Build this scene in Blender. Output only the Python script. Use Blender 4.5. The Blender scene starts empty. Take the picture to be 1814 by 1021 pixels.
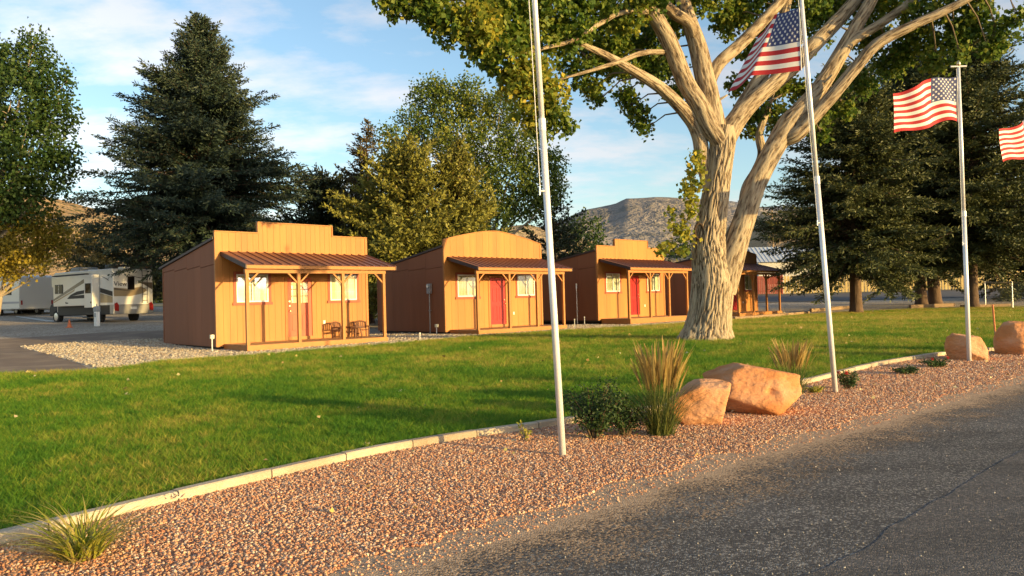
import bpy, bmesh, math, random
import numpy as np
from mathutils import Vector, Matrix, noise as mnoise

random.seed(7)
RNG = np.random.default_rng(7)
scn = bpy.context.scene
C = scn.collection

# ------------------------------------------------------------------ camera, sky, sun, exposure
EYE = 1.5
F = 1310.0                    # focal length in photo pixels (1814 wide)
PITCH = math.radians(0.97)
ROLL = math.radians(-1.49)
cam_d = bpy.data.cameras.new('camera')
cam = bpy.data.objects.new('camera', cam_d)
C.objects.link(cam)
CAM_R = Matrix.Rotation(math.radians(90) + PITCH, 4, 'X') @ Matrix.Rotation(ROLL, 4, 'Z')
cam.matrix_world = Matrix.Translation((0, 0, EYE)) @ CAM_R
cam_d.sensor_width = 36
cam_d.lens = F / 1814 * 36
cam_d.clip_start = 0.05
cam_d.clip_end = 20000
scn.camera = cam

SUN_AZ = Vector((0.841, -0.541))          # horizontal direction towards the sun
SUN_EL = math.radians(7.0)
world = bpy.data.worlds.new('World')
scn.world = world
world.use_nodes = True
nt = world.node_tree
nt.nodes.clear()
wo = nt.nodes.new('ShaderNodeOutputWorld')
bg = nt.nodes.new('ShaderNodeBackground')
sky = nt.nodes.new('ShaderNodeTexSky')
sky.sky_type = 'NISHITA'
sky.sun_disc = False
sky.sun_elevation = SUN_EL
sky.sun_rotation = math.atan2(SUN_AZ.x, SUN_AZ.y)
sky.air_density = 1.0
sky.dust_density = 1.0
sky.ozone_density = 1.8
bg.inputs['Strength'].default_value = 0.135
# soft evening clouds in the sky
tc = nt.nodes.new('ShaderNodeTexCoord')
sepx = nt.nodes.new('ShaderNodeSeparateXYZ')
nt.links.new(tc.outputs['Generated'], sepx.inputs[0])
den = nt.nodes.new('ShaderNodeMath'); den.operation = 'ADD'; den.inputs[1].default_value = 0.22
nt.links.new(sepx.outputs['Z'], den.inputs[0])
dvs = nt.nodes.new('ShaderNodeVectorMath'); dvs.operation = 'DIVIDE'
cmb = nt.nodes.new('ShaderNodeCombineXYZ')
for k in range(3):
    nt.links.new(den.outputs[0], cmb.inputs[k])
nt.links.new(tc.outputs['Generated'], dvs.inputs[0])
nt.links.new(cmb.outputs[0], dvs.inputs[1])
mp = nt.nodes.new('ShaderNodeMapping')
mp.inputs['Location'].default_value = (3.7, 1.9, 0.0)
mp.inputs['Scale'].default_value = (0.8, 1.25, 0.6)
nt.links.new(dvs.outputs[0], mp.inputs[0])
cn = nt.nodes.new('ShaderNodeTexNoise')
cn.inputs['Scale'].default_value = 2.8
cn.inputs['Detail'].default_value = 7
cn.inputs['Roughness'].default_value = 0.6
nt.links.new(mp.outputs[0], cn.inputs['Vector'])
cr = nt.nodes.new('ShaderNodeValToRGB')
cr.color_ramp.elements[0].position = 0.44
cr.color_ramp.elements[0].color = (0, 0, 0, 1)
cr.color_ramp.elements[1].position = 0.63
cr.color_ramp.elements[1].color = (0.85, 0.85, 0.85, 1)
nt.links.new(cn.outputs['Fac'], cr.inputs[0])
mixc = nt.nodes.new('ShaderNodeMix'); mixc.data_type = 'RGBA'
nt.links.new(cr.outputs[0], mixc.inputs[0])
# the clouds keep the sky's own brightness and lose its blue
hs = nt.nodes.new('ShaderNodeHueSaturation')
hs.inputs['Saturation'].default_value = 0.25
hs.inputs['Value'].default_value = 1.0
nt.links.new(sky.outputs[0], hs.inputs['Color'])
tint = nt.nodes.new('ShaderNodeMix'); tint.data_type = 'RGBA'; tint.blend_type = 'MULTIPLY'
tint.inputs[0].default_value = 1
nt.links.new(hs.outputs[0], tint.inputs[6]); tint.inputs[7].default_value = (1.06, 1.0, 1.0, 1)
nt.links.new(sky.outputs[0], mixc.inputs[6])
nt.links.new(tint.outputs[2], mixc.inputs[7])
nt.links.new(mixc.outputs[2], bg.inputs[0])
nt.links.new(bg.outputs[0], wo.inputs[0])

sun_d = bpy.data.lights.new('sun', 'SUN')
sun_d.energy = 3.2
sun_d.angle = math.radians(0.6)
sun_d.color = (1.0, 0.70, 0.27)
sun = bpy.data.objects.new('sun', sun_d)
C.objects.link(sun)
sdir = Vector((SUN_AZ.x * math.cos(SUN_EL), SUN_AZ.y * math.cos(SUN_EL), math.sin(SUN_EL)))
sun.rotation_euler = sdir.to_track_quat('Z', 'Y').to_euler()
sun.location = sdir * 100

scn.render.engine = 'CYCLES'
scn.view_settings.view_transform = 'Standard'
scn.view_settings.look = 'None'
scn.view_settings.gamma = 1
scn.view_settings.exposure = 1.4
scn.view_settings.use_curve_mapping = False

# ------------------------------------------------------------------ terrain and picture-to-place helpers
BY = [-60, 12, 22, 28, 40, 46, 52, 61, 76, 110, 400, 9000]
BZ = [0, 0, .10, .16, .17, .22, .48, .76, 1.40, 1.7, 3, 3]
LY = [-60, 14, 20, 27, 32, 38, 45, 55, 110, 400, 9000]
LZ = [0, 0, .08, .22, .50, .80, .95, 1.55, 2.8, 4, 4]

def terr(x, y):
    x = np.asarray(x, float); y = np.asarray(y, float)
    b = np.interp(y, BY, BZ); l = np.interp(y, LY, LZ)
    w = np.clip((-x - 9) / 7, 0, 1); w = w * w * (3 - 2 * w)
    return b + (l - b) * w

def ray(px, py):
    d = Vector(((px - 907) / F, -(py - 510.5) / F, -1))
    return (CAM_R.to_3x3() @ d)

def P(px, py, Y):                      # the point seen at a pixel, standing at distance Y along the view
    d = ray(px, py)
    return Vector((0, 0, EYE)) + d * (Y / d.y)

def G(px, py):                         # where a pixel's ray meets the ground
    d = ray(px, py)
    lo, hi = 1.0, 400.0
    for _ in range(60):
        m = (lo + hi) / 2
        p = Vector((0, 0, EYE)) + d * (m / d.y)
        if p.z > float(terr(p.x, p.y)): lo = m
        else: hi = m
    p = Vector((0, 0, EYE)) + d * (lo / d.y)
    p.z = float(terr(p.x, p.y))
    return p

def gx(px, Y):                         # ground point in the column px at distance Y
    p = P(px, 520, Y)
    p.z = float(terr(p.x, p.y))
    return p

# ------------------------------------------------------------------ materials
MATS = {}
def nodes(name):
    m = bpy.data.materials.new(name); m.use_nodes = True
    t = m.node_tree; t.nodes.clear()
    out = t.nodes.new('ShaderNodeOutputMaterial')
    return m, t, out

def rgba(c): return (c[0], c[1], c[2], 1)

def pmat(name, c1, c2=None, scale=4.0, rough=0.7, bump=0.0, bscale=40.0, rnd=0.0, metal=0.0, stretch=(1, 1, 1), coat=0.0, c3=None, scale3=0.5, detail=5, spec=0.5, bdist=0.02):
    if name in MATS: return MATS[name]
    m, t, out = nodes(name)
    L = t.links
    b = t.nodes.new('ShaderNodeBsdfPrincipled')
    L.new(b.outputs[0], out.inputs[0])
    b.inputs['Roughness'].default_value = rough
    b.inputs['Metallic'].default_value = metal
    b.inputs['Coat Weight'].default_value = coat
    b.inputs['Specular IOR Level'].default_value = spec
    g = t.nodes.new('ShaderNodeNewGeometry')
    mpn = t.nodes.new('ShaderNodeMapping'); mpn.inputs['Scale'].default_value = stretch
    L.new(g.outputs['Position'], mpn.inputs[0])
    col = None
    rn = t.nodes.new('ShaderNodeRGB'); rn.outputs[0].default_value = rgba(c1); col = rn.outputs[0]
    if c2 is not None:
        n = t.nodes.new('ShaderNodeTexNoise'); n.inputs['Scale'].default_value = scale; n.inputs['Detail'].default_value = detail
        n.inputs['Roughness'].default_value = 0.65
        L.new(mpn.outputs[0], n.inputs['Vector'])
        r = t.nodes.new('ShaderNodeValToRGB')
        r.color_ramp.elements[0].position = 0.32; r.color_ramp.elements[0].color = rgba(c1)
        r.color_ramp.elements[1].position = 0.68; r.color_ramp.elements[1].color = rgba(c2)
        L.new(n.outputs['Fac'], r.inputs[0]); col = r.outputs[0]
    if c3 is not None:
        n = t.nodes.new('ShaderNodeTexNoise'); n.inputs['Scale'].default_value = scale3; n.inputs['Detail'].default_value = 4
        L.new(mpn.outputs[0], n.inputs['Vector'])
        r = t.nodes.new('ShaderNodeMapRange'); r.inputs[1].default_value = 0.45; r.inputs[2].default_value = 0.65
        L.new(n.outputs['Fac'], r.inputs[0])
        mx = t.nodes.new('ShaderNodeMix'); mx.data_type = 'RGBA'
        L.new(r.outputs[0], mx.inputs[0]); L.new(col, mx.inputs[6]); mx.inputs[7].default_value = rgba(c3); col = mx.outputs[2]
    if rnd:
        oi = t.nodes.new('ShaderNodeObjectInfo')
        mr = t.nodes.new('ShaderNodeMapRange'); mr.inputs[3].default_value = 1 - rnd; mr.inputs[4].default_value = 1 + rnd
        L.new(oi.outputs['Random'], mr.inputs[0])
        h = t.nodes.new('ShaderNodeHueSaturation'); L.new(mr.outputs[0], h.inputs['Value']); L.new(col, h.inputs['Color']); col = h.outputs[0]
    L.new(col, b.inputs['Base Color'])
    if bump:
        n = t.nodes.new('ShaderNodeTexNoise'); n.inputs['Scale'].default_value = bscale; n.inputs['Detail'].default_value = 6
        L.new(mpn.outputs[0], n.inputs['Vector'])
        bp = t.nodes.new('ShaderNodeBump'); bp.inputs['Strength'].default_value = bump; bp.inputs['Distance'].default_value = bdist
        L.new(n.outputs['Fac'], bp.inputs['Height']); L.new(bp.outputs[0], b.inputs['Normal'])
    MATS[name] = m
    return m

def leafmat(name, cols, trans=0.3, rough=0.55):
    if name in MATS: return MATS[name]
    m, t, out = nodes(name); L = t.links
    a = t.nodes.new('ShaderNodeAttribute'); a.attribute_name = 'rnd'
    r = t.nodes.new('ShaderNodeValToRGB')
    el = r.color_ramp.elements
    while len(el) < len(cols): el.new(0.5)
    for i, c in enumerate(cols):
        el[i].position = i / (len(cols) - 1); el[i].color = rgba(c)
    L.new(a.outputs['Fac'], r.inputs[0])
    b = t.nodes.new('ShaderNodeBsdfPrincipled'); b.inputs['Roughness'].default_value = rough
    b.inputs['Specular IOR Level'].default_value = 0.3
    L.new(r.outputs[0], b.inputs['Base Color'])
    tr = t.nodes.new('ShaderNodeBsdfTranslucent'); L.new(r.outputs[0], tr.inputs[0])
    mx = t.nodes.new('ShaderNodeMixShader'); mx.inputs[0].default_value = trans
    L.new(b.outputs[0], mx.inputs[1]); L.new(tr.outputs[0], mx.inputs[2]); L.new(mx.outputs[0], out.inputs[0])
    MATS[name] = m
    return m

def stonemat(name, cols, rough=0.85):           # each instanced stone takes its own colour
    m, t, out = nodes(name); L = t.links
    oi = t.nodes.new('ShaderNodeObjectInfo')
    r = t.nodes.new('ShaderNodeValToRGB'); el = r.color_ramp.elements
    while len(el) < len(cols): el.new(0.5)
    for i, c in enumerate(cols):
        el[i].position = i / (len(cols) - 1); el[i].color = rgba(c)
    L.new(oi.outputs['Random'], r.inputs[0])
    b = t.nodes.new('ShaderNodeBsdfPrincipled'); b.inputs['Roughness'].default_value = rough
    L.new(r.outputs[0], b.inputs['Base Color']); L.new(b.outputs[0], out.inputs[0])
    return m

def gravelmat(name, cols, scale, bump=0.6, bdist=0.02):
    m, t, out = nodes(name); L = t.links
    g = t.nodes.new('ShaderNodeNewGeometry')
    v = t.nodes.new('ShaderNodeTexVoronoi'); v.inputs['Scale'].default_value = scale
    L.new(g.outputs['Position'], v.inputs['Vector'])
    sp = t.nodes.new('ShaderNodeSeparateColor'); L.new(v.outputs['Color'], sp.inputs[0])
    r = t.nodes.new('ShaderNodeValToRGB'); el = r.color_ramp.elements
    while len(el) < len(cols): el.new(0.5)
    for i, c in enumerate(cols):
        el[i].position = i / (len(cols) - 1); el[i].color = rgba(c)
    L.new(sp.outputs[0], r.inputs[0])
    n = t.nodes.new('ShaderNodeTexNoise'); n.inputs['Scale'].default_value = 0.35; n.inputs['Detail'].default_value = 5
    L.new(g.outputs['Position'], n.inputs['Vector'])
    mr = t.nodes.new('ShaderNodeMapRange'); mr.inputs[1].default_value = .3; mr.inputs[2].default_value = .7; mr.inputs[3].default_value = 0.75; mr.inputs[4].default_value = 1.1
    L.new(n.outputs['Fac'], mr.inputs[0])
    h = t.nodes.new('ShaderNodeHueSaturation'); L.new(r.outputs[0], h.inputs['Color']); L.new(mr.outputs[0], h.inputs['Value'])
    b = t.nodes.new('ShaderNodeBsdfPrincipled'); b.inputs['Roughness'].default_value = 0.9
    L.new(h.outputs[0], b.inputs['Base Color'])
    bp = t.nodes.new('ShaderNodeBump'); bp.inputs['Strength'].default_value = bump; bp.inputs['Distance'].default_value = bdist; bp.invert = True
    L.new(v.outputs['Distance'], bp.inputs['Height']); L.new(bp.outputs[0], b.inputs['Normal'])
    L.new(b.outputs[0], out.inputs[0])
    MATS[name] = m
    return m

TAN = pmat('tan_paint', (.48, .195, .042), (.43, .168, .035), 3, .62, .25, 60, .07, stretch=(1, 1, .12), bdist=.004, c3=(.38, .15, .034), scale3=1.3)
TRIM = pmat('trim_paint', (.42, .175, .04), (.36, .145, .034), 5, .6, .2, 50, .05, bdist=.004)
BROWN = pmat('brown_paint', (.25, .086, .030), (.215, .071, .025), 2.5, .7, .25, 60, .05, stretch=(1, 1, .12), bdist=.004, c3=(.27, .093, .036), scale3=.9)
DARKROOF = pmat('roof_metal', (.16, .062, .040), (.19, .078, .05), 2, .42, 0, 1, .06, metal=.15)
ROOFEDGE = pmat('roof_edge', (.045, .022, .018), None, 1, .55)
DECK = pmat('deck_wood', (.40, .21, .085), (.30, .15, .06), 8, .75, .3, 40, .12, stretch=(1, 1, 1), bdist=.004)
DARKGAP = pmat('skid_wood', (.05, .035, .025), None, 1, .9)
REDDOOR = pmat('red_door_paint', (.42, .012, .011), (.38, .011, .010), 4, .4, 0, 1, 0)
ORDOOR = pmat('orange_red_door_paint', (.48, .07, .018), (.44, .06, .016), 4, .5)
REDTRIM = pmat('red_brown_trim', (.34, .075, .035), (.30, .065, .03), 6, .6)
WHITE = pmat('white_vinyl', (.78, .76, .70), None, 1, .4)
BRASS = pmat('brass', (.65, .5, .28), None, 1, .3, metal=.9)
BLIND = pmat('cream_blind', (.72, .68, .50), (.66, .62, .44), 30, .8, stretch=(1, 1, 1))
CURT = pmat('olive_curtain', (.46, .44, .27), (.40, .37, .22), 24, .9, stretch=(6, 6, .2))
DARKIN = pmat('dark_interior', (.02, .018, .015), None, 1, .8)
GALV = pmat('galvanised_metal', (.62, .63, .64), (.55, .56, .57), 10, .38, metal=.85)
ALU = pmat('aluminium_pole', (.80, .80, .80), (.74, .74, .75), 6, .42, metal=.25, stretch=(1, 1, .1))
GREYBOX = pmat('grey_meter_box', (.30, .31, .31), None, 1, .5, metal=.3)
CONC = pmat('kerb_concrete', (.52, .43, .31), (.43, .35, .25), 9, .85, .5, 60, .10, c3=(.33, .26, .18), scale3=1.7)
TIMBER = pmat('weathered_timber', (.34, .23, .13), (.24, .16, .09), 12, .85, .5, 40, .12)
WOODDK = pmat('stained_log_wood', (.18, .075, .035), (.12, .05, .025), 15, .6, .3, 60, .1)
GLASS = None
def glassmat():
    m, t, out = nodes('window_glass'); L = t.links
    tr = t.nodes.new('ShaderNodeBsdfTransparent'); tr.inputs[0].default_value = (.93, .95, .93, 1)
    gl = t.nodes.new('ShaderNodeBsdfGlossy'); gl.inputs['Roughness'].default_value = .03
    lw = t.nodes.new('ShaderNodeLayerWeight'); pw = t.nodes.new('ShaderNodeMath'); pw.operation = 'POWER'; pw.inputs[1].default_value = 4
    L.new(lw.outputs['Facing'], pw.inputs[0])
    fr = t.nodes.new('ShaderNodeMath'); fr.operation = 'MULTIPLY_ADD'; fr.inputs[1].default_value = .85; fr.inputs[2].default_value = .06; L.new(pw.outputs[0], fr.inputs[0])
    mx = t.nodes.new('ShaderNodeMixShader')
    L.new(fr.outputs[0], mx.inputs[0]); L.new(tr.outputs[0], mx.inputs[1]); L.new(gl.outputs[0], mx.inputs[2]); L.new(mx.outputs[0], out.inputs[0])
    return m
GLASS = glassmat()
TINT = pmat('tinted_glass', (.012, .010, .009), None, 1, .08, spec=.15)

# ------------------------------------------------------------------ mesh helpers
def tag(o, label=None, cat=None, group=None, kind=None):
    if label: o['label'] = label
    if cat: o['category'] = cat
    if group: o['group'] = group
    if kind: o['kind'] = kind
    return o

def empty(name, loc=(0, 0, 0), rz=0.0, label=None, cat=None, group=None):
    o = bpy.data.objects.new(name, None); C.objects.link(o)
    o.empty_display_size = .2
    o.location = loc; o.rotation_euler = (0, 0, rz)
    return tag(o, label, cat, group)

class MB:
    def __init__(s): s.v = []; s.f = []; s.m = []
    def add(s, vs, fs, m=0):
        n = len(s.v); s.v += [tuple(v) for v in vs]; s.f += [tuple(i + n for i in f) for f in fs]; s.m += [m] * len(fs); return s
    def box(s, x0, x1, y0, y1, z0, z1, m=0):
        return s.add([(x0, y0, z0), (x1, y0, z0), (x1, y1, z0), (x0, y1, z0), (x0, y0, z1), (x1, y0, z1), (x1, y1, z1), (x0, y1, z1)],
                     [(3, 2, 1, 0), (4, 5, 6, 7), (0, 1, 5, 4), (1, 2, 6, 5), (2, 3, 7, 6), (3, 0, 4, 7)], m)
    def prism(s, poly, axis, a, b, m=0):       # polygon (u,v) extruded along axis from a to b
        def mk(u, v, w): return {'x': (w, u, v), 'y': (u, w, v), 'z': (u, v, w)}[axis]
        n = len(poly)
        vs = [mk(u, v, a) for u, v in poly] + [mk(u, v, b) for u, v in poly]
        fs = [tuple(range(n))[::-1], tuple(range(n, 2 * n))] + [(i, (i + 1) % n, n + (i + 1) % n, n + i) for i in range(n)]
        return s.add(vs, fs, m)
    def tube(s, pts, rad, n=10, cap=True, m=0):
        pts = [Vector(p) for p in pts]
        if not hasattr(rad, '__len__'): rad = [rad] * len(pts)
        base = len(s.v); up = None
        for i, p in enumerate(pts):
            d = (pts[min(i + 1, len(pts) - 1)] - pts[max(i - 1, 0)]).normalized()
            if up is None:
                up = Vector((0, 0, 1)) if abs(d.z) < .9 else Vector((1, 0, 0))
            a = d.cross(up).normalized(); b = a.cross(d).normalized(); up = b
            for k in range(n):
                t = 2 * math.pi * k / n
                s.v.append(tuple(p + (a * math.cos(t) + b * math.sin(t)) * rad[i]))
        for i in range(len(pts) - 1):
            for k in range(n):
                s.f.append((base + i * n + k, base + i * n + (k + 1) % n, base + (i + 1) * n + (k + 1) % n, base + (i + 1) * n + k)); s.m.append(m)
        if cap:
            s.f.append(tuple(base + k for k in range(n))[::-1]); s.m.append(m)
            e = base + (len(pts) - 1) * n
            s.f.append(tuple(e + k for k in range(n))); s.m.append(m)
        return s
    def build(s, name, mats, parent=None, smooth=False, bevel=0.0, segs=2, angle=None):
        me = bpy.data.meshes.new(name)
        me.from_pydata(s.v, [], s.f)
        if not isinstance(mats, (list, tuple)): mats = [mats]
        for m in mats: me.materials.append(m)
        me.polygons.foreach_set('material_index', s.m)
        bm = bmesh.new(); bm.from_mesh(me)
        bmesh.ops.recalc_face_normals(bm, faces=bm.faces)
        if bevel:
            bmesh.ops.bevel(bm, geom=list(bm.edges), offset=bevel, segments=segs, affect='EDGES', profile=.6, clamp_overlap=True)
        bm.to_mesh(me); bm.free()
        if smooth: me.polygons.foreach_set('use_smooth', [True] * len(me.polygons))
        o = bpy.data.objects.new(name, me); C.objects.link(o)
        if parent is not None: o.parent = parent
        if smooth and angle:
            me.shade_auto = True if hasattr(me, 'shade_auto') else None
        return o

UNIT = {}
def unit_mesh(mat):
    k = mat.name
    if k not in UNIT:
        b = MB().box(-.5, .5, -.5, .5, -.5, .5)
        me = bpy.data.meshes.new('board_' + k); me.from_pydata(b.v, [], b.f); me.materials.append(mat)
        UNIT[k] = me
    return UNIT[k]

def piece(name, mat, parent, x0, x1, y0, y1, z0, z1, rot=None):      # a box piece that shares one mesh
    o = bpy.data.objects.new(name, unit_mesh(mat)); C.objects.link(o)
    o.location = ((x0 + x1) / 2, (y0 + y1) / 2, (z0 + z1) / 2)
    o.scale = (x1 - x0, y1 - y0, z1 - z0)
    if rot: o.rotation_euler = rot
    if parent is not None: o.parent = parent
    return o

def np_mesh(name, V, Fc, mat, parent=None, rnd=None, smooth=False):
    V = np.asarray(V, np.float32); Fc = np.asarray(Fc, np.int32)
    me = bpy.data.meshes.new(name)
    k = Fc.shape[1]
    me.vertices.add(len(V)); me.vertices.foreach_set('co', V.ravel())
    me.loops.add(Fc.size); me.loops.foreach_set('vertex_index', Fc.ravel())
    me.polygons.add(len(Fc)); me.polygons.foreach_set('loop_start', np.arange(0, Fc.size, k, dtype=np.int32))
    me.polygons.foreach_set('loop_total', np.full(len(Fc), k, np.int32))
    if smooth: me.polygons.foreach_set('use_smooth', np.ones(len(Fc), bool))
    if rnd is not None:
        at = me.attributes.new('rnd', 'FLOAT', 'FACE'); at.data.foreach_set('value', np.asarray(rnd, np.float32))
    for mm in (mat if isinstance(mat, (list, tuple)) else [mat]): me.materials.append(mm)
    me.update(calc_edges=True)
    o = bpy.data.objects.new(name, me); C.objects.link(o)
    if parent is not None: o.parent = parent
    return o

def norm(a): return a / np.maximum(np.linalg.norm(a, axis=-1, keepdims=True), 1e-9)

def leaves(Pn, D, Ln, Wd, fold=.25, rng=RNG):
    """one folded diamond quad per leaf; returns verts, faces"""
    n = len(Pn); D = norm(D)
    r = norm(rng.normal(size=(n, 3))); S = norm(np.cross(D, r)); N = np.cross(S, D)
    Ln = np.broadcast_to(np.asarray(Ln, float), (n,))[:, None]; Wd = np.broadcast_to(np.asarray(Wd, float), (n,))[:, None]
    mid = Pn + D * Ln * .45
    V = np.stack([Pn, mid + S * Wd * .5 + N * Wd * fold, Pn + D * Ln, mid - S * Wd * .5 + N * Wd * fold], 1).reshape(-1, 3)
    Fc = np.arange(n * 4).reshape(n, 4)
    return V, Fc

def merge(parts):
    Vs = []; Fs = []; Rs = []; o = 0
    for V, Fc, R in parts:
        Vs.append(V); Fs.append(Fc + o); Rs.append(R); o += len(V)
    return np.concatenate(Vs), np.concatenate(Fs), np.concatenate(Rs)

def sheet(name, poly, zoff, mat, step=2.0, kind='structure', parent=None, jitter=0):
    bm = bmesh.new()
    vs = [bm.verts.new((p[0], p[1], 0)) for p in poly]
    f = bm.faces.new(vs); bmesh.ops.triangulate(bm, faces=[f])
    xs = [p[0] for p in poly]; ys = [p[1] for p in poly]
    def cuts(a, b, ax):
        k = math.ceil(a / step) * step
        lines = []
        while k < b: lines.append(k); k += step
        if ax == 1: lines += [y for y in BY + LY if a < y < b]
        for c in sorted(set(lines)):
            bmesh.ops.bisect_plane(bm, geom=bm.verts[:] + bm.edges[:] + bm.faces[:], plane_co=(c, 0, 0) if ax == 0 else (0, c, 0), plane_no=(1, 0, 0) if ax == 0 else (0, 1, 0))
    cuts(min(xs), max(xs), 0); cuts(min(ys), max(ys), 1)
    for v in bm.verts: v.co.z = float(terr(v.co.x, v.co.y)) + zoff
    bmesh.ops.recalc_face_normals(bm, faces=bm.faces)
    up = sum(f.normal.z * f.calc_area() for f in bm.faces)
    if up < 0: bmesh.ops.reverse_faces(bm, faces=bm.faces)
    me = bpy.data.meshes.new(name); bm.to_mesh(me); bm.free()
    me.materials.append(mat)
    o = bpy.data.objects.new(name, me); C.objects.link(o)
    if kind: o['kind'] = kind
    if parent: o.parent = parent
    return o

def scatter(name, base, insts, density_fn, smin, smax, seed, label, cat, tilt=.5, zoff=0.0, nscale=None):
    """geometry-node scatter of small meshes over a copy of the sheet 'base' (stones, grass)"""
    me = base.data.copy(); me.name = name
    n = len(me.vertices)
    co = np.empty(n * 3, np.float32); me.vertices.foreach_get('co', co); co = co.reshape(-1, 3)
    at = me.attributes.new('dens', 'FLOAT', 'POINT'); at.data.foreach_set('value', density_fn(co).astype(np.float32))
    sz = me.attributes.new('size', 'FLOAT', 'POINT'); dist = np.hypot(co[:, 0], co[:, 1])
    sz.data.foreach_set('value', (1 + np.clip((dist - 8) / 25, 0, .7)).astype(np.float32))
    o = bpy.data.objects.new(name, me); C.objects.link(o)
    tag(o, label, cat, kind='stuff')
    ng = bpy.data.node_groups.new(name + '_nodes', 'GeometryNodeTree')
    ng.interface.new_socket('Geometry', in_out='INPUT', socket_type='NodeSocketGeometry')
    ng.interface.new_socket('Geometry', in_out='OUTPUT', socket_type='NodeSocketGeometry')
    N = ng.nodes; L = ng.links
    gi = N.new('NodeGroupInput'); go = N.new('NodeGroupOutput')
    dp = N.new('GeometryNodeDistributePointsOnFaces'); dp.inputs['Seed'].default_value = seed
    na = N.new('GeometryNodeInputNamedAttribute'); na.data_type = 'FLOAT'; na.inputs['Name'].default_value = 'dens'
    L.new(gi.outputs[0], dp.inputs['Mesh']); L.new(na.outputs[0], dp.inputs['Density'])
    g2i = N.new('GeometryNodeGeometryToInstance')
    for i in insts:
        oi = N.new('GeometryNodeObjectInfo'); oi.inputs['Object'].default_value = i; oi.inputs['As Instance'].default_value = True
        L.new(oi.outputs['Geometry'], g2i.inputs[0])
    # join keeps each object as one instance entry
    jn = N.new('GeometryNodeJoinGeometry')
    N.remove(g2i)
    for nd in [x for x in N if x.bl_idname == 'GeometryNodeObjectInfo']: L.new(nd.outputs['Geometry'], jn.inputs[0])
    ip = N.new('GeometryNodeInstanceOnPoints'); ip.inputs['Pick Instance'].default_value = True
    L.new(dp.outputs['Points'], ip.inputs['Points']); L.new(jn.outputs[0], ip.inputs['Instance'])
    ri = N.new('FunctionNodeRandomValue'); ri.data_type = 'INT'; ri.inputs[4].default_value = 0; ri.inputs[5].default_value = len(insts) - 1; ri.inputs['Seed'].default_value = seed + 1
    L.new(ri.outputs[2], ip.inputs['Instance Index'])
    rr = N.new('FunctionNodeRandomValue'); rr.data_type = 'FLOAT_VECTOR'; rr.inputs[0].default_value = (-tilt, -tilt, 0); rr.inputs[1].default_value = (tilt, tilt, 6.283); rr.inputs['Seed'].default_value = seed + 2
    L.new(rr.outputs[0], ip.inputs['Rotation'])
    rs = N.new('FunctionNodeRandomValue'); rs.data_type = 'FLOAT'; rs.inputs[2].default_value = smin; rs.inputs[3].default_value = smax; rs.inputs['Seed'].default_value = seed + 3
    ns = N.new('GeometryNodeInputNamedAttribute'); ns.data_type = 'FLOAT'; ns.inputs['Name'].default_value = 'size'
    ml = N.new('ShaderNodeMath'); ml.operation = 'MULTIPLY'
    L.new(rs.outputs[1], ml.inputs[0]); L.new(ns.outputs[0], ml.inputs[1]); L.new(ml.outputs[0], ip.inputs['Scale'])
    L.new(ip.outputs[0], go.inputs[0])
    md = o.modifiers.new('scatter', 'NODES'); md.node_group = ng
    return o

def loose(name, V, Fc, mat, rnd=None, smooth=False):       # mesh used only as a scatter source, never linked
    o = np_mesh(name, V, Fc, mat, rnd=rnd, smooth=smooth)
    C.objects.unlink(o)
    return o
# ------------------------------------------------------------------ the setting
GRAVEL = gravelmat('pale_gravel', [(.24, .19, .145), (.40, .33, .25), (.52, .45, .36), (.34, .26, .19), (.60, .54, .45)], 14, 1.0, .05)
def ground_sheet():
    xs = sorted(set(list(np.arange(-60, 61, 2.0)) + [-6000, -3000, -1500, -700, -350, -180, -100, -80, 80, 100, 180, 350, 700, 1500, 3000, 6000]))
    ys = sorted(set(list(np.arange(-30, 90, 2.0)) + [-3000, -800, -200, -80, 100, 110, 140, 200, 300, 400, 700, 1500, 3000, 6000, 9000] + [y for y in BY + LY if -60 < y < 90]))
    X, Y = np.meshgrid(xs, ys); Z = terr(X, Y)
    V = np.stack([X, Y, Z], -1).reshape(-1, 3); nx = len(xs)
    Fc = [(j * nx + i, j * nx + i + 1, (j + 1) * nx + i + 1, (j + 1) * nx + i) for j in range(len(ys) - 1) for i in range(nx - 1)]
    o = np_mesh('ground', V, Fc, GRAVEL); o['kind'] = 'structure'
    return o
ground_sheet()

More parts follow.
